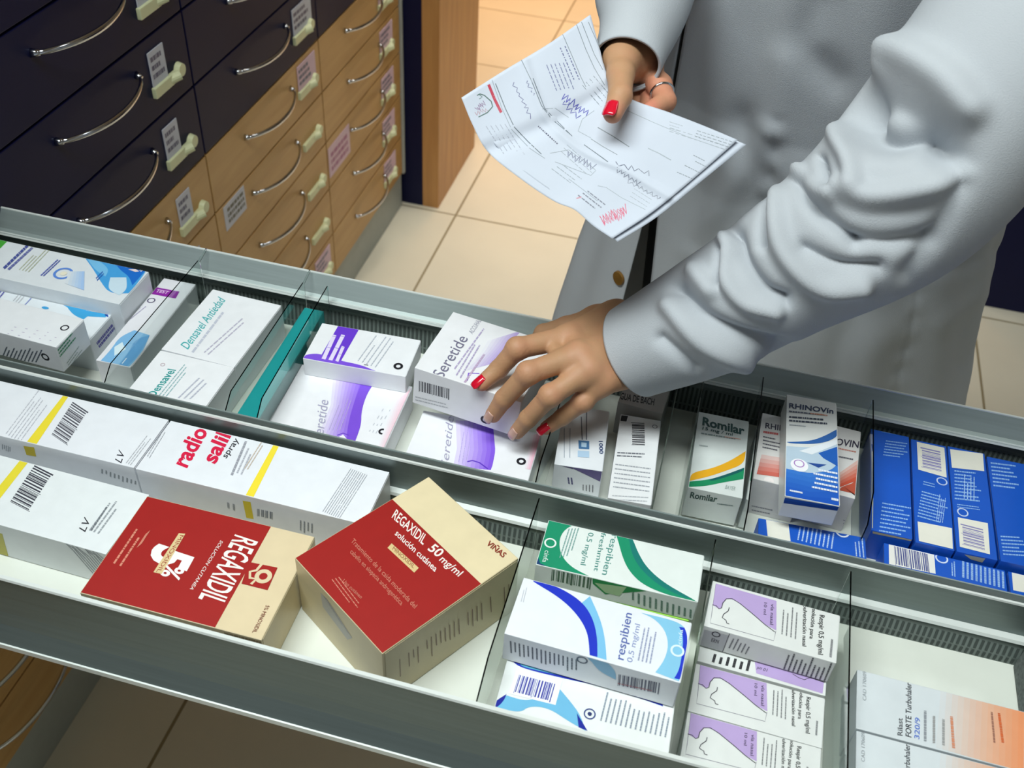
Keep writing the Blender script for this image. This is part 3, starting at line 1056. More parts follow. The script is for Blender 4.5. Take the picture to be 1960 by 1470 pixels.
# ---- far lane, left -------------------------------------------------------------------
c = Carton((-.7518, .8245, .8660, -.3, 0, 0, .2400, .0660, .0670), 'e3e9ee', K5, seed=31)
c.poly('T', '4aa83c', (-60, 40), (120, 75), (0, 190), (-60, 240))
c.poly('T', '4aa6e6', (860, 290), (930, 260), (1500, 360), (1440, 460), (1300, 640), (1100, 640), (1010, 520), (940, 400))
c.poly('T', '1d6fd0', (1130, 290), (1500, 362), (1420, 460), (1330, 560), (1300, 470), (1200, 400))
c.poly('T', '7cc4f0', (880, 300), (1000, 310), (1100, 400), (1060, 470), (960, 410))
c.dash('T', '2a62b8', (980, 520), (1050, 450), (960, 480), 2, hh=.6)
c.poly('T', 'cfe6f4', (1110, 480), (1270, 480), (1280, 600), (1200, 660), (1080, 600))
c.poly('T', 'f2dede', (1290, 400), (1390, 370), (1400, 420), (1360, 425))
c.ring('T', '5f8ee0', (635, 440), .0098, .0030)
c.ring('T', 'f0ecd8', (640, 440), .0040)
c.grad('T', 'e3e9ee', 'a4c8f4', [(700, 420), (650, 540)], [(850, 420), (845, 610)], n=6)
c.dash('T', '4c58a0', (50, 400), (310, 150), (30, 380), 1, hh=.9, ragged=False)
c.dash('T', '6d74b0', (100, 410), (340, 190), (70, 395), 1, hh=.7, ragged=False)
c.dash('T', 'c3c8ae', (300, 430), (520, 200), (180, 400), 4, hh=.3)
c.dash('T', '5a68b8', (450, 470), (620, 310), (400, 460), 2, hh=.5)
c.dash('T', 'f5f8ff', (1420, 430), (1480, 380), (1400, 410), 2, hh=.5)
c.done('white and bright blue carton with a green left end, farthest at left')
c = Carton((-.7665, .7668, .8560, .3, 0, 0, .2400, .0470, .0480), 'e3e9ee', K5, seed=32)
c.poly('T', '38a4dc', (600, 660), (680, 620), (1175, 740), (1120, 810), (1060, 880), (880, 870), (840, 900), (720, 850))
c.poly('T', '1552b0', (1060, 730), (1180, 748), (1090, 880), (1050, 860), (1120, 780))
c.poly('T', 'e8dce0', (850, 810), (1060, 765), (1070, 790), (960, 810))
c.ring('T', '3aa0dc', (455, 785), .0045, el=.5)
c.dash('T', '5a5ca8', (0, 700), (140, 530), (-60, 680), 2, hh=.5, ragged=False)
c.dash('T', 'c0c0c4', (200, 740), (330, 590), (120, 710), 3, hh=.3)
c.dash('T', '7a86c8', (260, 760), (400, 610), (240, 755), 1, hh=.5)
c.dash('R', '5a56a8', (1000, 1190), (1180, 970), (960, 1130), 2, hh=.7)
c.done('white and cyan carton between the green ended carton and the plain white box')
c = Carton((-.7405, .7160, .8988, -2.3, 0, 0, .2000, .0500, .0355), 'e7eaee', K5, seed=33)
c.ring('T', '2c2c34', (650, 985), .0040, .0016, n=14)
c.dash('T', 'b9aeca', (60, 1060), (620, 1150), (160, 960), 3, hh=.14, wl=(.02, .05), dens=1.6)
c.dash('N', '5c6674', (0, 1290), (60, 1150), (380, 1330), 10, hh=.35)
c.ring('N', '22252c', (455, 1275), .0040, .0020, n=12)
c.dash('R', '3f8f62', (600, 1290), (790, 1060), (560, 1210), 3, hh=.5)
c.dash('R', '93a69e', (700, 1390), (850, 1180), (660, 1330), 3, hh=.3)
c.done('plain white box with green print on its end, propped up at the left edge')
c = Carton((-.6085, .8034, .8520, 1.3, 0, 0, .0412, .1598, .0400), 'e6e6ec', K5, seed=34)
c.poly('T', '8f1fa0', (1560, 575), (1800, 620), (1760, 690), (1495, 640))
c.txt('T', 'e8c8ee', 'TEST', (1560, 625), (1680, 645), (1585, 598), bold=.02)
c.ring('T', '4a3f66', (1520, 710), .0042, .0014, n=16)
c.dash('T', 'a9a2c0', (1290, 930), (1500, 760), (1200, 900), 3, hh=.3)
c.poly('T', '7fb8e4', (1120, 1200), (1200, 1080), (1350, 1010), (1500, 1060), (1420, 1250), (1280, 1390), (1000, 1330))
c.poly('T', '5f9fd4', (1350, 1100), (1500, 1060), (1400, 1250), (1260, 1385), (1180, 1370), (1280, 1250))
c.poly('T', 'd9ecf4', (1150, 1180), (1230, 1130), (1260, 1200), (1150, 1270))
c.dash('T', 'eaf2fa', (1210, 1340), (1260, 1280), (1235, 1350), 1)
c.done('long narrow white box with purple label and pale blue print')

for k, (pose, q, lab) in enumerate((((-.5160, .8120, .8560, -1.8, 0, 0, .0900, .1180, .0480), [(515, 155), (945, 250), (610, 620), (215, 530)], 'white carton with teal lettering, the farther of the pair left of the teal box'),
                                    ((-.5180, .7130, .8560, -.6, 0, 0, .0900, .0780, .0480), [(205, 540), (600, 640), (480, 890), (20, 765)], 'white carton with teal lettering, the nearer of the pair left of the teal box'))):
    c = Carton(pose, 'eef0f4', K7, quad=q, seed=40 + k)
    if k == 0:
        c.txt('T', '45b0b4', 'Densavel Antiedad', (360, 530), (590, 230), (318, 505), bold=.008)
        c.dash('T', 'c5c9d8', (400, 550), (620, 270), (370, 540), 1, hh=.4)
        c.dash('T', 'bcb8cc', (480, 560), (740, 340), (440, 540), 2, hh=.3)
    else:
        c.txt('T', '2a9a98', 'Densavel', (200, 780), (300, 640), (150, 770), bold=.015)
        c.dash('T', '8fb8bc', (270, 790), (400, 600), (210, 780), 3, hh=.3)
        c.dash('T', 'b9bccc', (420, 800), (520, 680), (320, 790), 3, hh=.3)
        c.ring('T', 'c9b8c0', (225, 610), .0022, .0010)
    c.done(lab)
c = Carton((-.4235, .7720, .8600, 1.2, 0, 0, .0240, .1900, .0540), '178f90', K7, seed=43)
c.poly('T', '46c0be', (915, 300), (1000, 270), (1035, 280), (960, 400), (880, 480), (870, 400))
c.poly('T', 'd8e6e8', (800, 560), (870, 460), (880, 500), (790, 700), (700, 740))
c.poly('T', '0fa6ae', (750, 530), (800, 590), (780, 650), (670, 640))
c.poly('T', 'cfdcdc', (670, 640), (760, 660), (690, 720), (620, 860), (560, 860), (600, 740))
c.done('narrow teal box standing on edge between clear dividers')

# ---- purple swoosh boxes ---------------------------------------------------------------
c = Carton((-.3440, .7440, .8500, 1.5, 0, 0, .1310, .1000, .0350), 'edeef3', K7, quad=[(1080, 615), (1690, 690), (1560, 1095), (800, 915)], seed=51)
c.grad('T', 'e6e2f2', '8a5fe0', [(1235, 640), (1200, 800), (1110, 960)], [(1410, 650), (1330, 860), (1290, 1040)], n=9)
c.poly('T', '7c4fd8', (1400, 648), (1480, 655), (1420, 730), (1385, 830), (1385, 920), (1340, 1040), (1280, 1030), (1300, 900), (1350, 760))
c.poly('T', 'f3f0fa', (1215, 1010), (1260, 985), (1290, 1030), (1230, 1040))
c.line('T', '6a3fc8', .0012, (1220, 990), (1260, 975), (1300, 990))
c.txt('T', 'a9a6c2', 'Seretide', (1115, 1030), (1190, 780), (1050, 1010))
c.dash('T', 'b9a9dc', (1250, 960), (1340, 760), (1160, 950), 4, hh=.22)
c.dash('T', 'c9ccd6', (1500, 980), (1600, 790), (1430, 960), 3, hh=.2, dens=1.5)
c.ring('T', '23232c', (1535, 965), .0034, .0022, n=14)
c.grad('T', 'edeef3', 'f2c6d4', [(1590, 780), (1510, 1080)], [(1690, 700), (1575, 1095)], n=5)
c.done('white carton with a purple swoosh lying below the small purple-banner box', 'white cartons with purple swooshes')
c = Carton((-.3439, .8120, .8800, 3.1, 0, 0, .1175, .0640, .0240), 'eceef2', K7, quad=[(1140, 335), (1725, 440), (1640, 665), (1035, 545)], seed=52)
c.poly('T', '6a3bd0', (1232, 352), (1352, 375), (1250, 570), (1130, 545))
c.poly('T', '7d52dc', (1035, 530), (1080, 518), (1140, 520), (1240, 560), (1380, 590), (1460, 630), (1300, 605), (1036, 548))
c.dash('T', 'e6dcf8', (1165, 555), (1225, 410), (1140, 548), 1, hh=.9, ragged=False, wl=(.3, .5))
c.dash('T', 'e6dcf8', (1205, 562), (1275, 410), (1180, 555), 1, hh=.9, ragged=False, wl=(.3, .5))
c.dash('T', 'e6dcf8', (1240, 570), (1275, 480), (1220, 562), 1, hh=.9, ragged=False, wl=(.3, .5))
c.dash('T', 'b6bcc8', (1470, 610), (1580, 440), (1340, 560), 5, hh=.2)
c.ring('T', '1f1f26', (1595, 600), .0040, .0028, n=14)
c.line('T', '333340', .0008, (1390, 588), (1415, 592))
c.done('small white box with a purple banner resting on the swoosh carton')
b = Carton((-.3439, .8280, .8500, 3.1, 0, 0, .1000, .0480, .0350), 'e4e6ea', K7, seed=53)
b.done('white carton hidden beneath the small purple-banner box')
c = Carton((-.2001, .8028, .9050, -5.4, 2.5, -1.7, .1192, .1064, .0500), 'edeef2', HL, seed=54)
c.grad('T', 'edeef3', 'b7a4dc', [(300, 460), (240, 560), (100, 700)], [(560, 380), (470, 480), (330, 640)], n=7)
c.poly('T', 'efeff6', (140, 720), (215, 715), (225, 790), (160, 790))
c.line('T', '7b4fd0', .0014, (235, 715), (150, 712), (140, 770))
c.cr = K7
c.txt('T', '77758e', 'Seretide', (1860, 690), (2010, 455), (1795, 660), bold=.002)
c.txt('T', 'a3a3b4', 'ACCUHALER', (2035, 430), (2100, 330), (2010, 415))
c.cr = HL
c.dash('T', 'b4a8cc', (50, 690), (290, 360), (30, 670), 1, hh=.4)
c.dash('T', 'b4a8cc', (100, 760), (260, 490), (40, 720), 2, hh=.3)
c.dash('T', 'c0a8c8', (140, 790), (300, 560), (100, 780), 1, hh=.4)
c.cr = K7
c.bars('N', '4c4c56', (1720, 760), (1900, 808), (1720, 700), n=22)
c.dash('N', 'b4b6bc', (1700, 820), (1900, 870), (1700, 785), 2, hh=.3)
c.cr = HL
c.ring('N', '1c1c22', (280, 1075), .0040, .0026, n=14)
c.done('white carton with pale purple print held under the fingers', 'white cartons with purple swooshes')
c = Carton((-.1885, .7230, .8495, 2.0, 0, 0, .1320, .0860, .0350), 'edeef3', HL, seed=55)
c.grad('T', 'e2daf4', '7d4fe0', [(50, 1080), (60, 1300), (30, 1440)], [(345, 1100), (360, 1320), (330, 1470)], n=9)
c.poly('T', 'edeef3', (345, 1080), (420, 1100), (420, 1480), (320, 1480), (350, 1400), (362, 1280))
c.txt('T', 'a5a2bc', 'Seretide', (-10, 1460), (35, 1060), (-70, 1430))
c.dash('T', 'b6a6e0', (140, 1440), (200, 1080), (60, 1400), 3, hh=.2)
c.line('T', '5a2fc0', .0014, (140, 1405), (180, 1395), (235, 1412), (300, 1460))
c.ring('T', '1e1e26', (562, 1402), .0038, .0026, n=14)
c.grad('T', 'edeef3', 'efa8c2', [(640, 1200), (590, 1460)], [(720, 1180), (650, 1470)], n=4)
c.done('white carton with purple swoosh and pink edge lying directly below the fingertips', 'white cartons with purple swooshes')

# ---- middle compartments of the far lane ------------------------------------------------
c = Carton((-.0790, .7640, .8560, 6.0, 0, 0, .0500, .0900, .0480), 'e6eaf0', S7, seed=61)
c.line('T', '4a5468', .0009, (378, 400), (385, 580)); c.line('T', '4a5468', .0009, (420, 340), (418, 580))
c.line('T', '8d98a8', .0006, (245, 490), (245, 720)); c.line('T', '8d98a8', .0006, (290, 490), (288, 720))
c.poly('T', '4a78a8', (355, 585), (440, 590), (440, 655), (358, 650))
c.poly('T', 'b8d4ec', (378, 600), (420, 605), (418, 640), (378, 635))
c.poly('T', 'b4d0ea', (350, 665), (440, 670), (440, 720), (350, 715))
c.txt('T', '3a4c78', '1000', (515, 590), (520, 690), (545, 590), bold=.02)
c.poly('N', '5f548c', (215, 755), (400, 765), (575, 790), (560, 910), (430, 860), (320, 800))
c.poly('N', '3a2f68', (215, 752), (320, 768), (310, 805))
c.dash('N', '4a4a80', (270, 920), (260, 840), (320, 930), 2, hh=.5)
c.dash('N', '6a6a72', (380, 970), (380, 900), (480, 990), 4, hh=.3)
c.done('white box with a blue emblem and purple wedge below the little finger')
c = Carton((-.0201, .7560, .8535, 4.0, 0, 0, .0440, .1240, .0430), 'e9ebee', S7, quad=[(680, 350), (1010, 400), (940, 1110), (580, 1030)], seed=62)
c.poly('T', '10121c', (685, 360), (738, 365), (725, 410), (675, 405))
c.bars('T', '2e2e36', (775, 600), (770, 410), (880, 605), n=20)
c.dash('T', '6f737c', (650, 700), (960, 720), (655, 650), 2, hh=.4)
c.dash('T', 'a4a8b0', (620, 960), (920, 1010), (640, 740), 6, hh=.25, ragged=False)
c.dash('T', 'b4b8be', (600, 1060), (900, 1090), (620, 1000), 2, hh=.25, ragged=False)
c.ring('T', '5a5a62', (960, 450), .0025, .0007)
c.done('white box with barcode and small print just below the cuff of the sleeve')
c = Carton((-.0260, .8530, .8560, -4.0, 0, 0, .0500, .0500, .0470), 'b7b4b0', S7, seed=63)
c.txt('T', '26262c', 'AGUA DE BACH', (650, 255), (945, 310), (660, 205), bold=.02)
c.dash('T', '7a7874', (760, 350), (1000, 380), (760, 330), 1, hh=.4)
c.done('greyish box with dark lettering in shadow behind the white barcode box')
c = Carton((.0648, .7860, .8573, 1.5, 0, 0, .0550, .1150, .0430), 'd4dad8', S7, quad=[(1300, 365), (1690, 430), (1640, 1035), (1210, 950)], seed=64)
c.poly('T', 'e6a81c', (1235, 835), (1400, 800), (1540, 740), (1665, 660), (1655, 760), (1500, 820), (1370, 865), (1222, 900))
c.poly('T', '16885a', (1220, 905), (1370, 890), (1500, 850), (1655, 790), (1648, 880), (1480, 910), (1350, 940), (1214, 948))
c.poly('T', '0f5a5a', (1370, 890), (1500, 850), (1655, 790), (1652, 815), (1500, 870), (1400, 900))
c.txt('T', '1f4a48', 'Romilar', (1325, 465), (1655, 535), (1330, 405), bold=.035)
c.txt('T', '3a5a5a', '15 mg / ml', (1325, 500), (1560, 545), (1330, 478), bold=.015)
c.dash('T', '7a8a8a', (1315, 540), (1640, 585), (1318, 520), 1, hh=.5)
c.dash('T', 'd89a8a', (1500, 560), (1650, 580), (1500, 545), 1, hh=.4)
c.dash('T', '9aa4a4', (1300, 630), (1380, 640), (1300, 615), 1, hh=.6)
c.txt('T', '9aa8a4', 'BAYER', (1500, 960), (1580, 975), (1510, 930))
c.txt('N', '264a46', 'Romilar', (1225, 1030), (1435, 1065), (1235, 985), bold=.03)
c.dash('N', '6a8080', (1440, 1085), (1590, 1105), (1440, 1070), 1, hh=.5)
c.done('white box with yellow and green bands standing alone between two dividers')

# cold spray boxes
for k, (pose, lab) in enumerate((((.1275, .8060, .8580, -1.0, 0, 0, .0500, .1020, .0515), 'white and red spray box lying under the left side of the blue striped one'),
                                 ((.1810, .8110, .8580, -3.0, 0, 0, .0520, .1020, .0515), 'white and red spray box lying under the right side of the blue striped one'))):
    c = Carton(pose, 'dcdad8', S8, seed=70 + k)
    dx = 0
    if k == 0:
        c.txt('T', '3a3548', 'RHINOVIN', (142, 318), (400, 360), (145, 285), bold=.02)
        c.dash('T', 'c05a5a', (130, 350), (245, 368), (132, 332), 1, hh=.7)
        c.dash('T', '5c5c66', (125, 445), (240, 470), (130, 360), 4, hh=.35)
        c.grad('T', 'dcc8c4', 'c65a4c', [(120, 480), (240, 500)], [(90, 600), (240, 620)], n=5)
        c.ring('T', 'ece4e2', (165, 640), .0050)
        c.dash('N', '8a8a92', (60, 830), (200, 860), (60, 780), 2, hh=.3)
    else:
        c.txt('T', '3a3548', 'RHINOVIN', (430, 400), (712, 440), (440, 360), bold=.02)
        c.dash('T', 'c07a6a', (590, 450), (710, 475), (592, 435), 1, hh=.5)
        c.dash('T', '5c5c66', (590, 500), (690, 520), (592, 485), 1, hh=.6)
        c.grad('T', 'dcc2ba', 'c4452c', [(600, 590), (735, 520)], [(600, 680), (730, 650)], n=5)
        c.poly('T', 'b8523c', (600, 680), (728, 640), (722, 740), (690, 720), (600, 700))
        c.dash('N', '9a9aa0', (620, 930), (720, 950), (620, 870), 3, hh=.3)
    c.done(lab)
c = Carton((.1521, .7865, .9005, 2.6, 0, 0, .0525, .1490, .0290), 'dfe1df', S8, quad=[(275, 110), (580, 165), (600, 790), (260, 740)], seed=73)
c.grad('T', '3a7cd0', '1450b8', [(270, 560), (420, 590), (595, 540)], [(262, 740), (420, 770), (600, 788)], n=6)
c.poly('T', 'b8ccdc', (270, 430), (480, 440), (590, 400), (595, 560), (430, 600), (268, 570))
c.poly('T', '2f62a8', (272, 405), (440, 398), (585, 325), (588, 372), (480, 415), (300, 415))
c.poly('T', '1e5cb4', (470, 470), (592, 430), (594, 550), (500, 500))
c.poly('T', 'e4eaf0', (350, 460), (590, 385), (592, 415), (430, 480))
c.poly('T', '244a94', (400, 530), (520, 540), (470, 560))
c.ring('T', 'f4f4f8', (352, 548), .0088)
c.ring('T', 'a87ac0', (350, 538), .0048, .0011)
c.txt('T', '2c3a5c', 'RHINOVín', (288, 195), (562, 230), (290, 165), bold=.02)
c.dash('T', '5a6070', (288, 225), (540, 250), (288, 208), 1, hh=.5)
c.dash('T', 'd0896a', (420, 235), (545, 250), (420, 222), 1, hh=.5)
c.dash('T', '3c4454', (288, 285), (565, 305), (288, 240), 2, hh=.45)
c.dash('T', '9aa0a8', (290, 305), (410, 315), (290, 295), 1, hh=.5)
c.dash('T', 'e6ecf6', (585, 720), (400, 690), (585, 580), 5, hh=.4)
c.dash('T', 'e6ecf6', (590, 765), (540, 758), (590, 745), 1, hh=.7)
c.dash('T', 'e6ecf6', (290, 715), (385, 730), (290, 700), 1, hh=.7)
c.grad('N', '1e4fa8', '173a80', [(262, 742), (598, 790)], [(255, 775), (598, 825)], n=2)
c.done('white to blue striped spray box lying on top of the two white and red boxes')

# blue boxes on the right
BLU = '1658c4'


def bluebox(pose, label, q, kind, seed):
    c = Carton(pose, BLU, S8, quad=q, seed=seed)
    LB, WH = '8db8ec', 'eceade'
    if kind == 'R':
        c.dash('T', LB, (860, 500), (1020, 520), (880, 390), 6, hh=.35)
        c.dash('T', '6fa2e4', (850, 345), (1000, 370), (850, 330), 1)
        c.dash('T', LB, (840, 960), (1035, 995), (860, 780), 8, hh=.35)
        c.line('T', 'c8c4a8', .0012, (797, 470), (800, 935))
        c.line('T', 'c8c4a8', .0012, (1034, 530), (1050, 995))
        c.poly('N', 'b0a888', (800, 948), (1050, 1002), (1050, 1012), (800, 962))
    elif kind == 'S':
        c.poly('T', WH, (1070, 405), (1238, 430), (1252, 615), (1078, 575), part='barcode_label')
        c.bars('T', '8a86c0', (1105, 560), (1100, 430), (1220, 580), n=14)
        c.ring('T', 'c4d4f4', (1222, 640), .0050, .0014)
        c.dash('T', LB, (1105, 670), (1200, 690), (1110, 640), 2)
        c.dash('T', LB, (1070, 870), (1250, 915), (1100, 700), 9, hh=.4)
        c.dash('T', 'a8c8f0', (1230, 900), (1255, 700), (1180, 890), 4, hh=.3)
        c.poly('T', WH, (1072, 895), (1283, 930), (1288, 1060), (1080, 1015), part='white_label')
    elif kind == 'T':
        c.poly('T', WH, (1275, 430), (1470, 465), (1480, 570), (1285, 540), part='white_label')
        c.dash('T', LB, (1300, 740), (1470, 760), (1300, 550), 9, hh=.4)
        c.dash('T', 'a8c8f0', (1430, 740), (1430, 590), (1350, 730), 4, hh=.3)
        c.dash('T', LB, (1315, 790), (1470, 810), (1315, 760), 2)
        c.ring('T', 'c4d4f4', (1350, 818), .0050, .0014)
        c.poly('T', WH, (1318, 850), (1505, 885), (1522, 1085), (1330, 1045), part='barcode_label')
        c.bars('T', '8a86b8', (1355, 1030), (1345, 885), (1490, 1060), n=14)
        c.poly('N', 'b8b094', (1360, 1090), (1490, 1115), (1470, 1140), (1400, 1120))
    elif kind == 'U':
        c.dash('T', LB, (1540, 680), (1700, 700), (1520, 520), 7, hh=.4)
        c.dash('T', LB, (1600, 1100), (1760, 1110), (1580, 970), 6, hh=.4)
    return c.done(label, 'blue medicine boxes')


bluebox((.2436, .8052, .8530, -.2, 0, 0, .0400, .1490, .0420), 'plain blue box with two blocks of small print, leftmost of the upright blue boxes', [(785, 320), (1030, 370), (1040, 1000), (795, 945)], 'R', 81)
bluebox((.2849, .8027, .8530, .1, 0, 0, .0375, .1490, .0420), 'blue box with barcode label at its far end and white patch at its near end', [(1035, 390), (1250, 420), (1300, 1070), (1060, 1020)], 'S', 82)
bluebox((.3248, .8035, .8530, .3, 0, 0, .0388, .1500, .0420), 'blue box with barcode label at its near end and white patch at its far end', [(1260, 410), (1480, 470), (1570, 1120), (1310, 1075)], 'T', 83)
bluebox((.3668, .8023, .8530, .6, 0, 0, .0400, .1461, .0420), 'blue box at the right edge of the picture in the far lane', None, 'U', 84)
c = Carton((.1685, .6940, .8485, 3.4, 0, 0, .1060, .0600, .0330), BLU, S8, seed=85)
c.poly('T', 'eceade', (148, 868), (285, 880), (298, 1010), (158, 985), part='white_label')
c.dash('T', 'b8d0f4', (330, 1000), (350, 890), (560, 1060), 9, hh=.35)
c.ring('T', 'e4ecfa', (615, 955), .0060, .0018)
c.dash('T', 'b8d0f4', (690, 1100), (680, 980), (800, 1120), 5, hh=.35)
c.done('blue box lying crosswise against the middle rail below the striped spray box', 'blue medicine boxes')
c = Carton((.2960, .7020, .8490, 0, 0, 0, .1160, .0460, .0340), BLU, S8, seed=86)
c.poly('T', 'ecebe6', (898, 1008), (1175, 1065), (1185, 1210), (900, 1150), part='barcode_label')
c.bars('T', '3a4488', (940, 1150), (1150, 1200), (930, 1040), n=24)
c.ring('T', 'd4e0f6', (1222, 1115), .0055, .0016)
c.dash('T', '9cc0f0', (1280, 1220), (1275, 1110), (1310, 1230), 2, hh=.5)
c.dash('T', '9cc0f0', (1340, 1230), (1340, 1130), (1640, 1310), 11, hh=.5, ragged=False)
c.done('blue box with a large barcode lying crosswise against the middle rail', 'blue medicine boxes')
c = Carton((.3790, .7020, .8490, 0, 0, 0, .0440, .0460, .0340), BLU, S8, seed=87)
c.poly('T', 'eceade', (1650, 1195), (1760, 1215), (1760, 1330), (1660, 1310), part='white_label')
c.done('blue box with a white patch at the extreme right of the far lane', 'blue medicine boxes')
# ------------------------------------------------------------------ implicit surfaces for the body
def sd_cone(P, a, b, r1, r2):
    """capsule whose radius changes from r1 to r2"""
    ba = b - a
    pa = P - a
    h = np.clip((pa @ ba) / (ba @ ba), 0, 1)
    d = np.linalg.norm(pa - h[..., None] * ba, axis=-1)
    return d - (r1 + (r2 - r1) * h)


def smin(a, b, k):
    h = np.clip(0.5 + 0.5 * (b - a) / k, 0, 1)
    return b * (1 - h) + a * h - k * h * (1 - h)


def surface_nets(fn, lo, hi, h):
    lo, hi = np.array(lo), np.array(hi)
    n = np.ceil((hi - lo) / h).astype(int) + 1
    ax = [lo[i] + h * np.arange(n[i]) for i in range(3)]
    G = np.stack(np.meshgrid(*ax, indexing='ij'), -1).astype(np.float64)
    Fv = fn(G)
    S = Fv < 0
    nx, ny, nz = n
    cnt = np.zeros((nx - 1, ny - 1, nz - 1))
    acc = np.zeros((nx - 1, ny - 1, nz - 1, 3))
    for axis in range(3):
        sl0 = [slice(None)] * 3; sl1 = [slice(None)] * 3
        sl0[axis] = slice(0, -1); sl1[axis] = slice(1, None)
        f0, f1 = Fv[tuple(sl0)], Fv[tuple(sl1)]
        cr = (f0 < 0) != (f1 < 0)
        t = np.where(cr, f0 / np.where(cr, f0 - f1, 1), 0)
        Pt = G[tuple(sl0)].copy()
        Pt[..., axis] += t * h
        o1, o2 = [i for i in range(3) if i != axis]
        for d1 in (0, 1):
            for d2 in (0, 1):
                s = [slice(None)] * 3
                s[o1] = slice(d1, n[o1] - 1 + d1)
                s[o2] = slice(d2, n[o2] - 1 + d2)
                m = cr[tuple(s)]
                cnt += m
                acc += Pt[tuple(s)] * m[..., None]
    ok = cnt > 0
    idx = -np.ones(cnt.shape, int)
    idx[ok] = np.arange(ok.sum())
    V = acc[ok] / cnt[ok][:, None]
    Fc = []
    for axis in range(3):
        sl0 = [slice(None)] * 3; sl1 = [slice(None)] * 3
        sl0[axis] = slice(0, -1); sl1[axis] = slice(1, None)
        f0, f1 = S[tuple(sl0)], S[tuple(sl1)]
        o1, o2 = [i for i in range(3) if i != axis]
        I = np.argwhere(f0 != f1)
        I = I[(I[:, o1] > 0) & (I[:, o2] > 0) & (I[:, o1] < n[o1] - 1) & (I[:, o2] < n[o2] - 1)]
        e1 = np.zeros(3, int); e1[o1] = 1
        e2 = np.zeros(3, int); e2[o2] = 1
        g = lambda A: idx[A[:, 0], A[:, 1], A[:, 2]]
        q = np.stack([g(I - e1 - e2), g(I - e2), g(I), g(I - e1)], 1)
        ins = f0[I[:, 0], I[:, 1], I[:, 2]]
        flip = ins if axis != 1 else ~ins
        q[~flip] = q[~flip][:, ::-1]
        Fc.append(q)
    return V, np.concatenate(Fc)


def hand_joint(*p):
    return onZ(*p)


# left hand lying on the carton: picture point and height of every joint
LH = dict(wA=(1180, 612, .964), wB=(1204, 706, .955), iM=(1090, 645, .975), mM=(1108, 680, .979), rM=(1128, 708, .973), pM=(1156, 730, .961),
          iP=(990, 667, .976), iD=(955, 706, .950), iT=(922, 734, .9378), mP=(1011, 714, .973), mD=(965, 763, .936), mT=(944, 794, .912),
          rP=(1053, 757, .957), rD=(1011, 801, .922), rT=(990, 826, .900), pP=(1116, 768, .943), pD=(1077, 798, .921), pT=(1046, 819, .906),
          tC=(1142, 614, .952), tM=(1084, 627, .938), tI=(1040, 638, .920), tT=(1027, 652, .904))
LJ = {k: onZ(*v) for k, v in LH.items()}
# right hand holding the papers: picture point and distance from the camera
RH = dict(wA=(1198, 112, 1.002), wB=(1216, 100, 1.014), tC=(1190, 116, .982), tM=(1188, 142, .958), tI=(1187, 184, .930), tT=(1173, 217, .9165),
          iM=(1236, 128, 1.018), iP=(1262, 165, .996), iD=(1274, 194, .978), iT=(1242, 214, .957),
          mM=(1240, 118, 1.030), mP=(1250, 180, 1.008), mD=(1240, 220, .989), mT=(1210, 232, .966),
          rM=(1234, 112, 1.040), rP=(1228, 176, 1.020), rD=(1215, 220, 1.000), rT=(1190, 236, .977),
          pM=(1222, 110, 1.046), pP=(1207, 165, 1.030), pD=(1192, 203, 1.010), pT=(1174, 225, .990))
RJ = {k: at(*v) for k, v in RH.items()}
LARM = [np.array([-.0450, .8150, .962]), np.array([.160, .850, 1.185]), np.array([.255, .985, 1.395])]
RARM = [np.array([-.1010, .935, 1.2470]), np.array([-.105, 1.115, 1.245]), np.array([-.070, 1.115, 1.400])]


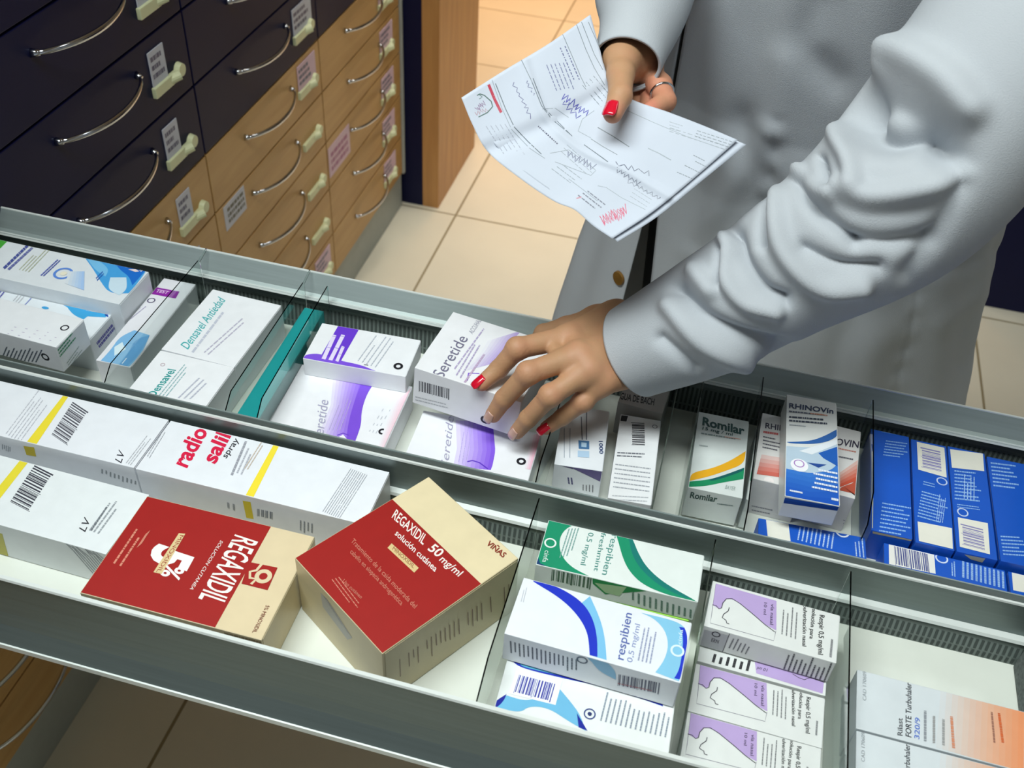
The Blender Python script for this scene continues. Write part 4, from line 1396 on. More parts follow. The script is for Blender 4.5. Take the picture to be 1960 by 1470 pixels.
def hand_sdf(J, arm, right=False):
    rad = dict(i=(.0126, .0111, .0096, .0081), m=(.0130, .0113, .0098, .0084), r=(.0124, .0109, .0094, .0080), p=(.0116, .0101, .0087, .0073))

    def fn(P):
        palm = None
        wm = (J['wA'] + J['wB']) / 2
        for f, w, r0 in (('i', J['wA'], .0205), ('m', wm, .0210), ('r', wm, .0210), ('p', J['wB'], .0200)):
            d = sd_cone(P, w, J[f + 'M'], r0 * (.78 if right else 1.03), rad[f][0] * (.88 if right else 1) + (.0008 if right else .0020))
            palm = d if palm is None else smin(palm, d, .015)
        palm = smin(palm, sd_cone(P, J['wA'], J['tC'], .016 if right else .018, .0150), .012)
        palm = smin(palm, sd_cone(P, wm, arm[0] + (arm[1] - arm[0]) * .25, *((.0195, .022) if right else (.0245, .028))), .014)
        palm = smin(palm, sd_cone(P, J['tC'], (J['iM'] + J['tC']) / 2, .013, .009), .010)
        for fa, fb in (('i', 'm'), ('m', 'r'), ('r', 'p')):
            palm = smin(palm, sd_cone(P, J[fa + 'M'], J[fb + 'M'], .0112, .0108), .006)
            palm = smin(palm, sd_cone(P, J[fa + 'M'] * .62 + J[fa + 'P'] * .38, J[fb + 'M'] * .62 + J[fb + 'P'] * .38, .0078, .0072), .009)
        out = palm
        # tendons and knuckles on the back
        for f in 'imrp':
            r = rad[f]
            ch = sd_cone(P, J[f + 'M'], J[f + 'P'], r[0] * .96, r[1] * .98)
            ch = smin(ch, sd_cone(P, J[f + 'P'], J[f + 'D'], r[1] * .97, r[2]), .0035)
            ch = smin(ch, sd_cone(P, J[f + 'D'], J[f + 'T'], r[2] * .98, r[3]), .0030)
            ch = smin(ch, np.linalg.norm(P - J[f + 'P'], axis=-1) - r[1] * 1.0, .005)
            # skin creases over the finger joints
            for jn, ra in ((J[f + 'P'], r[1]), (J[f + 'D'], r[2])):
                pr = (J[f + 'M'] if jn is J[f + 'P'] else J[f + 'P'])
                t = (jn - pr) / np.linalg.norm(jn - pr)
                q = (P - jn) @ t
                rr_ = np.linalg.norm(P - jn, axis=-1)
                msk = np.exp(-(rr_ / (ra * 1.5)) ** 2)
                ch = ch + msk * .00035 * np.cos(q / .00125 * 2 * math.pi / 2) 
            near = np.linalg.norm(P - J[f + 'M'], axis=-1)
            k = .0015 + .0085 * np.exp(-(near / .022) ** 2)
            out = smin(out, ch, k)
        th = sd_cone(P, J['tC'], J['tM'], .0150, .0122)
        th = smin(th, sd_cone(P, J['tM'], J['tI'], .0120, .0103), .004)
        th = smin(th, sd_cone(P, J['tI'], J['tT'], .0105, .0086 if right else .0080), .003)
        near = np.linalg.norm(P - J['tC'], axis=-1)
        out = smin(out, th, .002 + .010 * np.exp(-(near / .03) ** 2))
        return out
    return fn


def limits(pts, m):
    A = np.array(pts)
    return A.min(0) - m, A.max(0) + m


person = empty('person', (0.11, 1.22, 0))
tag(person, 'person in a white lab coat behind the drawer, reaching in and holding papers', 'person')

bodyV, bodyF, flush = [], [], []


def add_piece(V, Q):
    n = sum(len(v) for v in bodyV)
    bodyV.append(V)
    bodyF.append(Q + n)


for J, arm, rt in ((LJ, LARM, False), (RJ, RARM, True)):
    lo, hi = limits(list(J.values()), .024)
    V, Q = surface_nets(hand_sdf(J, arm, rt), lo, hi, .00135)
    add_piece(V, Q)
    fl = np.zeros(len(V))
    for f in 'imrp':
        for jn, a, w in ((f + 'P', .75, .009), (f + 'D', .35, .006), (f + 'T', .5, .009), (f + 'M', .35, .012)):
            fl += a * np.exp(-(np.linalg.norm(V - J[jn], axis=1) / w) ** 2)
    fl += .8 * np.exp(-(np.linalg.norm(V - J['tT'], axis=1) / .010) ** 2)
    if rt:
        for jn in ('iM', 'iP', 'iD', 'iT', 'mP', 'mD'):
            fl += .6 * np.exp(-(np.linalg.norm(V - J[jn], axis=1) / .014) ** 2)
    flush.append(np.clip(fl, 0, 1))


def arms_sdf(P):
    d = sd_cone(P, LARM[0], LARM[1], .026, .040)
    d = smin(d, sd_cone(P, LARM[1], LARM[2], .041, .040), .02)
    e = sd_cone(P, RARM[0] + (RARM[1] - RARM[0]) * .12, RARM[1], .025, .038)
    e = smin(e, sd_cone(P, RARM[1], RARM[2], .038, .040), .02)
    t = sd_cone(P, np.array([.09, 1.11, 1.34]), np.array([.11, 1.20, 1.08]), .075, .090)
    t = smin(t, sd_cone(P, np.array([.20, 1.03, 1.36]), np.array([-.01, 1.11, 1.36]), .035, .035), .03)
    t = smin(t, sd_cone(P, np.array([.10, 1.08, 1.42]), np.array([.10, 1.06, 1.52]), .052, .050), .03)
    t = smin(t, sd_cone(P, np.array([.02, 1.24, .95]), np.array([.02, 1.26, .12]), .085, .045), .05)
    t = smin(t, sd_cone(P, np.array([.21, 1.22, .95]), np.array([.21, 1.26, .12]), .085, .045), .05)
    return smin(smin(d, e, .01), t, .03)


V, Q = surface_nets(arms_sdf, (-.22, .72, .05), (.40, 1.42, 1.60), .009)
add_piece(V, Q)
flush.append(np.zeros(len(V)))
me = bpy.data.meshes.new('body')
BV = np.concatenate(bodyV) - np.array(person.location)
me.from_pydata(BV.tolist(), [], np.concatenate(bodyF).tolist())
me.materials.append(SKIN)
me.polygons.foreach_set('use_smooth', [True] * len(me.polygons))
att = me.attributes.new('flush', 'FLOAT', 'POINT')
att.data.foreach_set('value', np.concatenate(flush))
body = bpy.data.objects.new('body', me)
COL.objects.link(body)
body.parent = person
body['label'] = 'brown skinned hands and arms'


# fingernails -----------------------------------------------------------------
RED_N = mat('red_nail_polish', '#d3122f', rough=.12, noise=.03, coat=.8)
NUDE_N = mat('bare_nail', '#c39a8c', rough=.22, noise=.04, coat=.4)


def nail(J, f, m_, r, up, length=.0115, width=.0050, lab=None, ext=.003):
    D, T = J[('t' if f == 't' else f) + ('I' if f == 't' else 'D')], J[f + 'T']
    t = (T - D) / np.linalg.norm(T - D)
    up = np.array(up, float)
    n = up - t * (up @ t)
    n /= np.linalg.norm(n)
    s = np.cross(t, n)
    mb = MB()
    vs, fs = [], []
    nu, nv = 9, 10
    for layer in (1, 0):
        for i in range(nu):
            u = i / (nu - 1)
            for j in range(nv):
                a = (j / (nv - 1) - .5) * 2
                w = width * (1 - .25 * (1 - u) ** 3) * (1 - .35 * max(0, (u - .75) / .25) ** 2)
                ang = a * w / r * 1.05
                rad = r + (.0007 if layer else -.0006) - .0006 * u * 0
                drop = .0015 * max(0, u - .5) ** 2 * 4
                p = T + t * (-length * .55 + (length + ext) * u) + (n * math.cos(ang) + s * math.sin(ang)) * rad - n * drop
                vs.append(p)
    for i in range(nu - 1):
        for j in range(nv - 1):
            a = i * nv + j
            fs.append((a, a + 1, a + nv + 1, a + nv))
            b_ = a + nu * nv
            fs.append((b_ + nv, b_ + nv + 1, b_ + 1, b_))
    rim = [j for j in range(nv)] + [i * nv + nv - 1 for i in range(1, nu)] + [(nu - 1) * nv + j for j in range(nv - 2, -1, -1)] + [i * nv for i in range(nu - 2, 0, -1)]
    for k in range(len(rim)):
        a, b_ = rim[k], rim[(k + 1) % len(rim)]
        fs.append((a, a + nu * nv, b_ + nu * nv, b_))
    mb.add(vs, fs, m_)
    child(mb, 'fingernail', person, smooth=True, label=lab)


TOC = np.array([0, -.62, .78])
nail(LJ, 'i', RED_N, .0079, (-.45, -.55, .55), lab='red painted fingernail', ext=.0045)
nail(LJ, 'm', NUDE_N, .0083, (-.25, -.75, .55), lab='unpainted fingernail')
nail(LJ, 'r', NUDE_N, .0079, (-.30, -.80, .45), lab='unpainted fingernail')
nail(LJ, 'p', RED_N, .0072, (-.15, -.70, .60), width=.0045, lab='red painted fingernail', ext=.004)
nail(RJ, 't', RED_N, .0086, (-.35, -.62, .70), length=.0125, width=.0068, lab='red painted thumbnail', ext=.003)
mb = MB()
rc = RJ['iD'] * .45 + RJ['iP'] * .55
tt = (RJ['iD'] - RJ['iP']) / np.linalg.norm(RJ['iD'] - RJ['iP'])
aa = np.cross(tt, [0, 0, 1.0]); aa /= np.linalg.norm(aa); bb = np.cross(tt, aa)
mb.tube([rc + .0106 * (math.cos(t_) * aa + math.sin(t_) * bb) for t_ in np.linspace(0, 2 * math.pi, 33)], .0014, CHROME, seg=8, cap=False)
child(mb, 'finger_ring', person, smooth=True, label='silver finger ring')


# ------------------------------------------------------------------ cloth helpers
def seg_dist(P, poly):
    """distance of 2D points to a smooth curve through the given points"""
    if len(poly) > 2:
        poly = catmull([(x, y, 0) for x, y in poly], len(poly) * 5)[:, :2]
    best = np.full(P.shape[:-1], 1e9)
    for a, b_ in zip(poly[:-1], poly[1:]):
        a, b_ = np.array(a, float), np.array(b_, float)
        ba = b_ - a
        h = np.clip(((P - a) @ ba) / (ba @ ba + 1e-9), 0, 1)
        best = np.minimum(best, np.linalg.norm(P - a - h[..., None] * ba, axis=-1))
    return best


def catmull(pts, n):
    pts = [np.array(p, float) for p in pts]
    pts = [2 * pts[0] - pts[1]] + pts + [2 * pts[-1] - pts[-2]]
    m = len(pts) - 3
    out = []
    for k in range(n):
        t = k / (n - 1) * m
        i = min(int(t), m - 1)
        t -= i
        p0, p1, p2, p3 = pts[i:i + 4]
        out.append(.5 * ((2 * p1) + (p2 - p0) * t + (2 * p0 - 5 * p1 + 4 * p2 - p3) * t * t + (3 * p1 - p0 - 3 * p2 + p3) * t ** 3))
    return np.array(out)


def grid_mesh(name, V, closed_v, parent, material, thick=0.0, label=None, smooth=True):
    nu, nv = V.shape[:2]
    W = V.reshape(-1, 3)
    off = np.zeros(3)
    p = parent
    while p is not None:
        off += np.array(p.location)
        p = p.parent
    fs = []
    for i in range(nu - 1):
        for j in range(nv if closed_v else nv - 1):
            j2 = (j + 1) % nv
            fs.append((i * nv + j, i * nv + j2, (i + 1) * nv + j2, (i + 1) * nv + j))
    me = bpy.data.meshes.new(name)
    me.from_pydata((W - off).tolist(), [], fs)
    me.materials.append(material)
    me.polygons.foreach_set('use_smooth', [smooth] * len(me.polygons))
    o = bpy.data.objects.new(name, me)
    COL.objects.link(o)
    o.parent = parent
    if thick:
        s = o.modifiers.new('solid', 'SOLIDIFY')
        s.thickness = thick
        s.offset = -1 if thick > 0 else 1
    if label:
        o['label'] = label
    return o


def sleeve(pts, radii, nu, nv, folds, name, label, flat=0.92, waves=0.0, phase=0.0, upv=(0, 0, 1)):
    C_ = catmull([*pts], nu)
    Rr = catmull([(r, 0, 0) for r in radii], nu)[:, 0]
    V = np.zeros((nu, nv, 3))
    N = np.zeros((nu, nv, 3))
    up = np.array(upv, float)
    for i in range(nu):
        t = C_[min(i + 1, nu - 1)] - C_[max(i - 1, 0)]
        t /= np.linalg.norm(t)
        s = np.cross(t, up); s /= np.linalg.norm(s)
        u = np.cross(s, t)
        up = u
        for j in range(nv):
            a = 2 * math.pi * j / nv
            d = math.cos(a) * s + math.sin(a) * u * flat
            r = Rr[i] * (1 + waves * math.sin(3 * a + i / nu * 11 + phase) * .5 + waves * math.sin(2 * a - i / nu * 17))
            V[i, j] = C_[i] + d * r
            N[i, j] = d / np.linalg.norm(d)
    P2 = proj(V)
    toward = CAM - V
    toward /= np.linalg.norm(toward, axis=-1, keepdims=True)
    face = np.clip((N * toward).sum(-1) * 2.5 + .35, 0, 1)
    disp = np.zeros((nu, nv))
    for amp, w, poly in folds:
        d = seg_dist(P2, poly)
        disp += amp * 1.22 * np.exp(-(d / w) ** 2)
    V = V + N * (disp * face)[..., None]
    return V


def K4(*p):
    return [(1300 + x / 1.8379, y / 1.8379) for x, y in p]


FOLDS = [
    (-.026, 34, K4((600, 330), (640, 440), (720, 490), (850, 500), (960, 560))),
    (-.013, 36, K4((680, 340), (820, 400), (950, 470))),
    (.014, 34, K4((700, 170), (820, 210), (930, 280), (1010, 380))),
    (.010, 16, K4((545, 380), (560, 480), (600, 560), (620, 640))),
    (.011, 20, K4((560, 660), (680, 690), (850, 660), (1000, 605))),
    (.008, 22, K4((720, 60), (720, 150), (700, 240))),
    (-.011, 18, K4((585, 280), (640, 250), (690, 190))),
    (-.012, 15, K4((430, 640), (480, 730), (550, 790), (620, 850))),
    (-.007, 18, K4((620, 840), (740, 850), (880, 830))),
    (-.010, 9, K4((505, 560), (530, 650))),
    (.009, 13, K4((420, 610), (470, 670), (530, 690))),
    (.011, 17, K4((340, 700), (360, 860), (430, 960), (520, 1010), (640, 1000))),
    (-.012, 10, K4((322, 690), (305, 780), (300, 860))),
    (-.012, 15, K4((205, 830), (235, 920), (300, 1010), (370, 1050))),
    (-.007, 14, K4((440, 870), (560, 925), (700, 935))),
    (.009, 14, K4((170, 850), (160, 960), (230, 1060), (340, 1090))),
    (-.010, 9, K4((150, 880), (140, 990))),
    (-.012, 17, K4((0, 1020), (90, 1110), (220, 1180), (380, 1225))),
    (.008, 16, K4((60, 960), (110, 1020))),
    (.008, 17, K4((-30, 1080), (80, 1200), (230, 1275))),
    (-.006, 14, K4((-60, 1190), (20, 1260), (60, 1290))),
    (-.006, 20, K4((880, 520), (1000, 600), (960, 700), (900, 820), (800, 960))),
]
NU, NV = 260, 150
SL = sleeve([(-.0450, .8175, .9650), (.018, .817, 1.026), (.080, .826, 1.092), (.155, .845, 1.178), (.205, .885, 1.275), (.250, .965, 1.375), (.190, 1.045, 1.400)],
            [.0500, .0585, .0665, .0820, .0880, .090, .080], NU, NV, FOLDS, 'sleeve', '', flat=.95, waves=.015)
SL2 = sleeve([(-.1015, .888, 1.2385), (-.101, .956, 1.253), (-.108, 1.03, 1.260), (-.116, 1.10, 1.275), (-.095, 1.135, 1.34), (-.055, 1.125, 1.415)],
             [.0300, .037, .050, .060, .066, .066], 120, 90, [], 'sleeve', '', flat=.95, waves=.03, phase=1.3)


# ------------------------------------------------------------------ coat body
ZL = [1.455, 1.44, 1.40, 1.32, 1.22, 1.10, 1.00, .90, .80, .68, .55, .44]
AL = [.085, .135, .180, .205, .220, .232, .245, .262, .282, .302, .318, .328]
BL = [.075, .095, .120, .135, .142, .145, .150, .160, .172, .185, .200, .205]
CXL = [.10, .10, .10, .105, .105, .105, .105, .105, .105, .108, .108, .108]
CYL = [1.07, 1.08, 1.10, 1.13, 1.165, 1.20, 1.215, 1.225, 1.235, 1.24, 1.24, 1.24]
GAP = [.0, .0, .003, .0045, .005, .006, .012, .024, .036, .050, .06, .07]
yw = math.radians(-15)
FD = np.array([math.sin(yw), -math.cos(yw)])
SD = np.array([math.cos(yw), math.sin(yw)])


def lerp(L, z):
    return float(np.interp(-z, [-q for q in ZL], L))


nu, nv = 190, 320
V = np.zeros((nu, nv, 3)); N = np.zeros((nu, nv, 3)); PH = np.zeros((nu, nv))
for i in range(nu):
    z = ZL[0] + (ZL[-1] - ZL[0]) * i / (nu - 1)
    a, b_, cx, cy, g = (lerp(L, z) for L in (AL, BL, CXL, CYL, GAP))
    ph0 = -math.radians(52)
    for _ in range(30):
        X = cx + FD[0] * b_ * math.cos(ph0) + SD[0] * a * math.sin(ph0)
        ph0 += (-.068 - X) * 3
        ph0 = max(min(ph0, 0), -1.2)
    dg = g / 2 / a
    for j in range(nv):
        t = j / (nv - 1)
        ph = ph0 + dg + (2 * math.pi - 2 * dg) * t          # starts at the right panel edge, goes round the back
        p = np.array([cx, cy]) + FD * b_ * math.cos(ph) + SD * a * math.sin(ph)
        nrm = FD * math.cos(ph) / b_ + SD * math.sin(ph) / a
        nrm /= np.linalg.norm(nrm)
        low = max(0, (1.05 - z)) / .6
        r = .010 * low * math.sin(5 * ph + 1.0) + .006 * low * math.sin(11 * ph + z * 3)
        r += .0025 * math.sin(17 * ph + 4 * math.sin(z * 6))
        if t > .86:                                         # left front panel swings out near the hem
            r += .035 * min(1, low) * ((t - .86) / .14) ** 1.5
        V[i, j] = (p[0] + nrm[0] * r, p[1] + nrm[1] * r, z)
        N[i, j] = (nrm[0], nrm[1], 0)
        PH[i, j] = ph
P2 = proj(V)
CF = [
    (.005, 26, [(1400, 300), (1430, 330), (1470, 260), (1500, 120)]),
    (-.006, 24, [(1560, 0), (1540, 90), (1600, 150)]),
    (-.006, 22, [(1420, 230), (1440, 330), (1400, 420), (1350, 470)]),
    (.007, 18, [(1470, 250), (1420, 330), (1360, 420), (1330, 480)]),
    (-.006, 20, [(1500, 380), (1440, 430), (1370, 520)]),
    (.006, 22, [(1720, 620), (1660, 680), (1650, 740)]),
    (-.006, 20, [(1640, 600), (1610, 660), (1600, 720)]),
    (-.004, 12, [(1770, 520), (1850, 500), (1900, 480)]),
    (.004, 14, [(1800, 620), (1880, 560)]),
    (-.003, 10, [(1840, 700), (1880, 640), (1900, 560)]),
]
D = np.zeros((nu, nv))
for amp, w, poly in CF:
    D += amp * .9 * np.exp(-(seg_dist(P2, poly) / (w * 1.45)) ** 2)
for poly in ([(1490, 230), (1478, 330), (1455, 400), (1440, 470)], [(1765, 520), (1748, 600), (1725, 700), (1712, 770)]):
    d = seg_dist(P2, poly)
    D += -.0016 * np.exp(-(d / 5) ** 2) + .0016 * np.exp(-(d / 16) ** 2) * np.sin(V[..., 2] / .0065)
V = V + N * D[..., None]
coat = grid_mesh('coat', V, False, person, COAT_M, thick=.0018, label='white cotton lab coat')
grid_mesh('sleeve', SL, True, coat, COAT_M, thick=.0022, label='white sleeve reaching over the drawer')
grid_mesh('sleeve', SL2, True, coat, COAT_M, thick=.0022, label='white sleeve above the papers')
# hems: cuff seam roll
for S, r in ((SL, .0016), (SL2, .0015)):
    mb = MB()
    ring = [S[1, j] for j in range(S.shape[1])]
    mb.tube(ring + [ring[0]], r, COAT_M, seg=6, cap=False)
    child(mb, 'cuff_hem', coat, smooth=True)
# button, sewn on the left front panel
BTN = mat('brown_button', '#7d5a26', rough=.3, noise=.2, scale=80)


def on_coat(px_, py_, out=.002):
    i, j = np.unravel_index(np.argmin(np.linalg.norm(proj(V) - np.array([px_, py_]), axis=-1) + 1e3 * ((N * (CAM - V)).sum(-1) < 0)), V.shape[:2])
    return V[i, j] + N[i, j] * out, N[i, j]


bp_, bn_ = on_coat(1186, 532)
mb = MB()
mb.tube([bp_, bp_ + bn_ * .0035], [.0105, .0098], BTN, seg=24)
child(mb, 'button', coat, smooth=False, label='brown button')

# trousers and shoes, mostly hidden by the coat and the drawer
TRO = mat('dark_trousers', '#2c2e33', rough=.85, noise=.08)


def leg_sdf(P):
    t = sd_cone(P, np.array([.02, 1.23, 1.02]), np.array([.02, 1.26, .09]), .105, .062)
    t = smin(t, sd_cone(P, np.array([.19, 1.20, 1.02]), np.array([.20, 1.26, .09]), .105, .062), .03)
    return t


Vt, Qt = surface_nets(leg_sdf, (-.12, 1.05, .04), (.34, 1.42, 1.16), .010)
mb = MB(); mb.add(Vt, [tuple(q) for q in Qt], TRO); child(mb, 'trousers', person, smooth=True, label='dark trousers')
SHO = mat('white_shoe', '#d8d8d4', rough=.5)
for sx in (.02, .20):
    def shoe_sdf(P):
        d = sd_cone(P, np.array([sx, 1.28, .052]), np.array([sx - .02, 1.10, .036]), .044, .034)
        d = smin(d, sd_cone(P, np.array([sx, 1.27, .05]), np.array([sx, 1.26, .12]), .046, .05), .02)
        return np.maximum(d, .001 - P[..., 2])
    Vs, Qs = surface_nets(shoe_sdf, (sx - .1, 1.03, -.01), (sx + .08, 1.36, .2), .006)
    mb = MB(); mb.add(Vs, [tuple(q) for q in Qs], SHO); child(mb, 'shoe', person, smooth=True)


# ------------------------------------------------------------------ the prescription papers
def cur(pts, t):
    """point at parameter t along a smooth curve"""
    c = catmull(pts, 61)
    return c[int(round(t * 60))]


def sheet(AB, AD, DC, BC, dA, dB, dD, dC, pinch, n=60, crease=.004):
    """Coons patch: edges as picture curves, plus depth"""
    cAB, cAD, cDC, cBC = (catmull([(x, y, 0) for x, y in e], n + 1)[:, :2] for e in (AB, AD, DC, BC))
    A, B, D_, C_ = cAB[0], cAB[-1], cDC[0], cDC[-1]
    P = np.zeros((n + 1, n + 1, 2)); Z = np.zeros((n + 1, n + 1))
    for i in range(n + 1):
        u = i / n               # A->D direction
        for j in range(n + 1):
            v = j / n           # A->B direction
            P[i, j] = (1 - u) * cAB[j] + u * cDC[j] + (1 - v) * cAD[i] + v * cBC[i] - ((1 - u) * (1 - v) * A + (1 - u) * v * B + u * (1 - v) * D_ + u * v * C_)
            Z[i, j] = (1 - u) * (1 - v) * dA + (1 - u) * v * dB + u * (1 - v) * dD + u * v * dC
            Z[i, j] += pinch * math.sin(math.pi * u) * (.35 + .65 * v)
            fold = u - .33 - .10 * (v - .5)
            Z[i, j] += crease * (1 - min(1, abs(fold) / .05)) - crease * .6 * (1 - min(1, abs(v - .48) / .04))
            Z[i, j] += .0016 * math.sin(9 * u + 2 * v) * math.sin(5 * v + 1)
    V = np.zeros((n + 1, n + 1, 3))
    for i in range(n + 1):
        for j in range(n + 1):
            V[i, j] = at(P[i, j, 0], P[i, j, 1], Z[i, j])
    return P, V


AB = [(883, 187), (965, 135), (1050, 84), (1130, 28)]
AD = [(883, 187), (905, 240), (935, 292), (1000, 345), (1060, 385), (1100, 402), (1135, 432), (1172, 457)]
DC = [(1172, 457), (1250, 405), (1330, 340), (1412, 268)]
BC = [(1130, 28), (1147, 90), (1165, 150), (1205, 188), (1280, 215), (1350, 242), (1412, 268)]
PX, PV = sheet(AB, AD, DC, BC, .935, .985, .900, .935, -.008)
def paper_solid(V, name, label):
    o = grid_mesh(name, V, False, None, PAPER, thick=.0003)
    tag(o, label, 'paper', 'papers held in the right hand')
    return o


papers = paper_solid(PV, 'prescription_sheet', 'creased prescription sheet with red stamp and blue signature under the thumb')
AB2 = [(905, 205), (970, 160), (1055, 110), (1128, 60)]
AD2 = [(905, 205), (935, 260), (975, 305), (1040, 355), (1110, 400), (1145, 428), (1182, 463)]
DC2 = [(1182, 463), (1258, 415), (1345, 345), (1428, 277)]
BC2 = [(1128, 60), (1150, 110), (1175, 160), (1215, 196), (1290, 222), (1360, 248), (1428, 277)]
PX2, PV2 = sheet(AB2, AD2, DC2, BC2, .9372, .9872, .9022, .9372, -.0075, crease=.0035)
o2 = paper_solid(PV2, 'prescription_sheet', 'second paper sheet whose edge shows beneath the creased prescription')


class Sheet:
    def __init__(self, PX, PV):
        self.PX, self.PV, self.mb = PX, PV, MB()
        du = np.gradient(PV, axis=0); dv = np.gradient(PV, axis=1)
        n = np.cross(du, dv)
        n /= np.linalg.norm(n, axis=-1, keepdims=True) + 1e-12
        s = np.sign((n * (CAM - PV)).sum(-1))
        self.N = n * s[..., None]
        self.k = 0

    def pos(self, x, y, off):
        d = (self.PX[..., 0] - x) ** 2 + (self.PX[..., 1] - y) ** 2
        i, j = np.unravel_index(np.argmin(d), d.shape)
        n = self.PX.shape[0] - 1
        i0, j0 = min(max(i, 1), n - 1), min(max(j, 1), n - 1)
        Ju = (self.PX[i0 + 1, j0] - self.PX[i0 - 1, j0]) / 2
        Jv = (self.PX[i0, j0 + 1] - self.PX[i0, j0 - 1]) / 2
        A = np.array([Ju, Jv]).T
        s = np.linalg.solve(A + np.eye(2) * 1e-9, np.array([x, y]) - self.PX[i0, j0])
        s = np.clip(s, -1.2, 1.2)
        fi, fj = np.clip(i0 + s[0], 0, n - 1e-6), np.clip(j0 + s[1], 0, n - 1e-6)
        a, b_ = int(fi), int(fj)
        u, v = fi - a, fj - b_
        p = (self.PV[a, b_] * (1 - u) * (1 - v) + self.PV[a + 1, b_] * u * (1 - v) + self.PV[a, b_ + 1] * (1 - u) * v + self.PV[a + 1, b_ + 1] * u * v)
        return p + self.N[a, b_] * off

    def stroke(self, col, w, pts, step=5):
        pts = [np.array(p, float) for p in pts]
        out = [pts[0]]
        for a, b_ in zip(pts[:-1], pts[1:]):
            m = max(1, int(np.linalg.norm(b_ - a) / step))
            out += [a + (b_ - a) * k / m for k in range(1, m + 1)]
        vs, fs = [], []
        for i, p in enumerate(out):
            t = out[min(i + 1, len(out) - 1)] - out[max(i - 1, 0)]
            t = t / (np.linalg.norm(t) + 1e-9)
            nn = np.array([-t[1], t[0]]) * w / 2
            vs += [self.pos(*(p - nn), .00035), self.pos(*(p + nn), .00035)]
        for i in range(len(out) - 1):
            fs.append((2 * i, 2 * i + 1, 2 * i + 3, 2 * i + 2))
        self.mb.add(vs, fs, ink(col))

    def dashes(self, col, p0, p1, rows, dx, dy, w, seed=0, ragged=.6, wl=(.06, .2)):
        rr = random.Random(seed)
        p0, p1 = np.array(p0, float), np.array(p1, float)
        for r in range(rows):
            o = np.array([dx, dy]) * r
            x, end = 0.0, rr.uniform(ragged, 1)
            while x < end - .02:
                l = min(rr.uniform(*wl), end - x)
                self.stroke(col, w, [p0 + o + (p1 - p0) * x, p0 + o + (p1 - p0) * (x + l)], step=8)
                x += l + .03

    def scribble(self, col, w, p0, p1, h, n, seed=0):
        rr = random.Random(seed)
        p0, p1 = np.array(p0, float), np.array(p1, float)
        t = (p1 - p0)
        nn = np.array([-t[1], t[0]]) / np.linalg.norm(t)
        pts = [p0 + t * (k / n) + nn * h * rr.uniform(.4, 1) * (1 if k % 2 else -1) / 2 + t / n * rr.uniform(-.4, .5) for k in range(n + 1)]
        self.stroke(col, w, pts, step=4)


S = Sheet(PX, PV)
c1 = lambda *p: [(860 + x / 3.0633, y / 3.0633) for x, y in p]
c2 = lambda *p: [(880 + x / 7, 130 + y / 7) for x, y in p]
c3 = lambda *p: [(1000 + x / 4.4545, 180 + y / 4.4545) for x, y in p]
G1, G2, BLK = '5f6a74', '8a949e', '3a3f4c'
# ruled form lines
for w, col, pts in ((1.1, G1, c1((740, 130), (800, 290), (850, 400), (910, 500))), (1.1, G1, c1((775, 130), (850, 320), (900, 410))), (1.1, G1, c1((815, 130), (880, 280), (905, 350))),
                    (1.0, G1, c1((655, 180), (720, 330), (770, 450), (800, 510))), (1.2, G1, c1((420, 345), (480, 470), (540, 620), (600, 700), (710, 790))),
                    (1.2, G1, c1((490, 460), (560, 640), (640, 720), (720, 800))), (1.6, G1, c1((270, 490), (330, 640), (380, 745), (460, 830), (540, 905))),
                    (1.1, G2, c1((250, 470), (310, 640), (365, 760), (470, 870), (560, 930))),
                    (1.0, G2, c1((850, 650), (780, 700), (755, 770), (830, 810))), (1.0, G2, c1((545, 640), (620, 635), (700, 690))),
                    (1.6, G1, c1((870, 748), (960, 800), (1055, 862))), (1.1, G1, c1((830, 815), (900, 860), (985, 908))), (1.4, G1, c1((790, 850), (860, 900), (930, 950))),
                    (1.0, G2, c1((1045, 650), (1200, 720), (1390, 800), (1620, 880))), (1.8, G2, c1((1165, 870), (1230, 900), (1300, 940))),
                    (1.0, G2, c1((870, 1090), (920, 1100), (1010, 1160), (1150, 1230))), (1.0, G2, c1((700, 1050), (780, 1110), (870, 1180))),
                    (1.0, G2, c1((590, 900), (700, 880), (860, 1000), (830, 1030), (620, 950))),):
    S.stroke(col, w, pts)
S.dashes(G1, *c1((780, 500), (900, 640)), 4, 7, -6, 1.0, seed=1, ragged=.9)
S.dashes(G2, *c1((1290, 715), (1370, 740)), 3, 0, 6, 1.0, seed=2)
S.dashes(G2, *c1((1290, 770), (1690, 900)), 2, 2, -6.5, 1.1, seed=3, ragged=.95, wl=(.03, .09))
S.dashes(G1, *c1((1440, 800), (1690, 880)), 3, 2, -5.5, 1.1, seed=4, ragged=.95, wl=(.05, .1))
S.dashes(G1, *c1((1430, 910), (1500, 945)), 2, 4, 12, 1.3, seed=5, ragged=.9)
S.dashes(G1, *c1((1380, 970), (1480, 1020)), 1, 0, 0, 1.3, seed=6, ragged=.9)
S.dashes(G1, *c1((1335, 1010), (1450, 1060)), 1, 0, 0, 1.3, seed=7, ragged=.9)
S.dashes('6a6f98', *c1((570, 380), (640, 560)), 5, 8, -1, 1.6, seed=8, ragged=.8)
S.dashes('5a5f8c', *c1((650, 280), (740, 490)), 2, 9, -3, 2.0, seed=9, ragged=.8, wl=(.03, .09))
S.dashes('9a9fae', *c1((215, 740), (330, 920)), 5, 9, -1, 1.2, seed=10, ragged=.8)
S.dashes(G2, *c1((600, 990), (720, 1080)), 3, 10, -4, 1.3, seed=11, ragged=.85)
S.dashes(G2, *c1((690, 850), (860, 1000)), 3, -6, 6, .9, seed=12, ragged=.9)
S.dashes(G2, *c1((1060, 1150), (1170, 1220)), 4, 4, -7, .9, seed=13, ragged=.9)
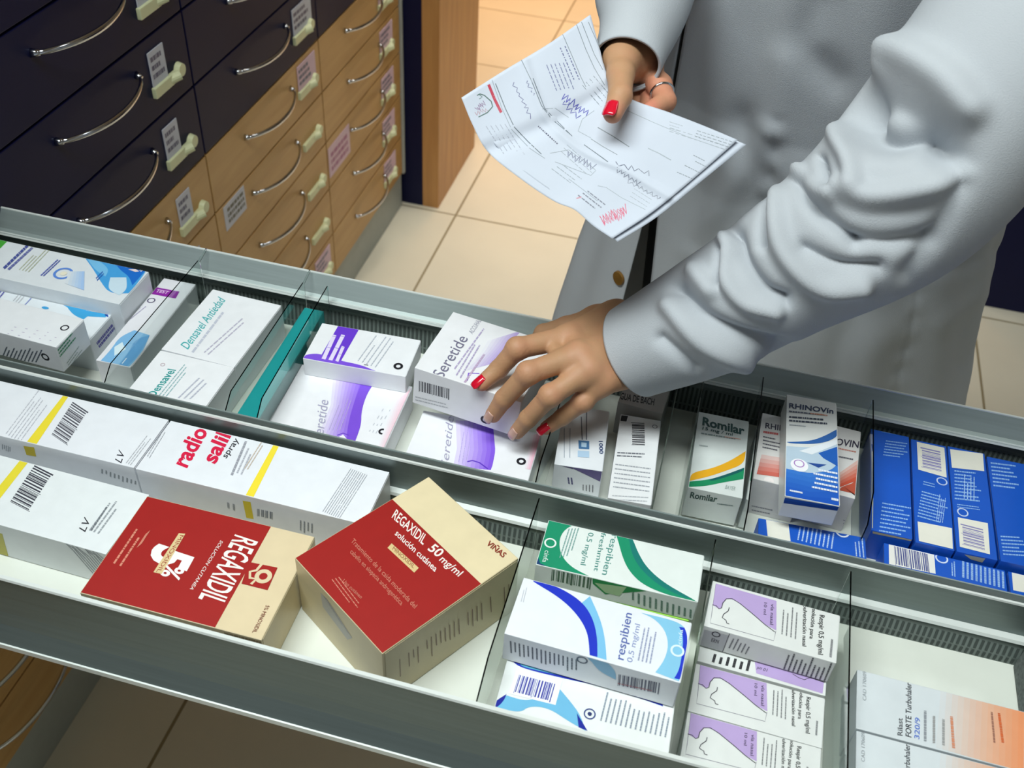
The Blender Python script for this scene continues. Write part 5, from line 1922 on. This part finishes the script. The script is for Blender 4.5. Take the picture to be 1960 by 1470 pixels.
S.dashes('6c7080', *c1((755, 1145), (870, 1235)), 3, 9, -4, 2.2, seed=14, ragged=.85)
# handwriting
S.scribble('4a4aa8', 1.7, *c1((665, 560), (815, 670)), 20, 15, seed=1)
S.scribble('4444a0', 1.5, *c1((660, 600), (760, 690)), 12, 8, seed=2)
S.scribble('54587c', 1.3, *c1((690, 900), (850, 980)), 17, 14, seed=3)
S.scribble('50546c', 1.3, *c1((980, 960), (1180, 1020)), 11, 9, seed=4)
S.scribble('50546c', 1.2, *c1((975, 990), (1120, 1080)), 12, 12, seed=5)
S.scribble('5c6074', 1.1, *c1((1040, 1060), (1240, 1165)), 9, 14, seed=6)
S.scribble('4c4c80', 1.3, *c1((375, 490), (480, 690)), 8, 13, seed=7)
S.scribble('4c4c80', 1.3, *c1((450, 470), (500, 560)), 7, 7, seed=8)
S.dashes('5a5c70', *c1((520, 740), (640, 850)), 1, 0, 0, 2.6, seed=15, ragged=.99, wl=(.03, .07))
# printed emblem, red caption and red stamp
S.stroke('b8324c', 5.5, c2((385, 225), (470, 430), (555, 600)))
S.dashes('e6b8c0', *c2((400, 240), (560, 600)), 1, 0, 0, 1.2, seed=16, ragged=.99, wl=(.04, .08))
S.stroke('4f6a64', 2.0, c2((230, 370), (270, 350), (330, 370), (420, 450), (440, 520), (370, 600), (250, 660)))
S.scribble('8a6a90', 1.2, *c2((220, 560), (330, 470)), 14, 10, seed=9)
S.scribble('a8707c', 1.0, *c2((210, 620), (370, 560)), 10, 9, seed=10)
S.stroke('5a7a74', 1.6, c2((260, 420), (300, 390), (250, 350)))
S.scribble('c03a64', 1.5, *c1((890, 1290), (1040, 1230)), 24, 18, seed=11)
S.scribble('c64a70', 1.3, *c1((900, 1310), (1030, 1260)), 16, 16, seed=12)
S.scribble('c04a6c', 1.3, *c1((930, 1250), (1020, 1225)), 10, 9, seed=13)
S.stroke('c08a98', 2.5, c1((745, 1165), (775, 1155)))
child(S.mb, 'printing', papers, label='printed lines, handwriting and stamps')
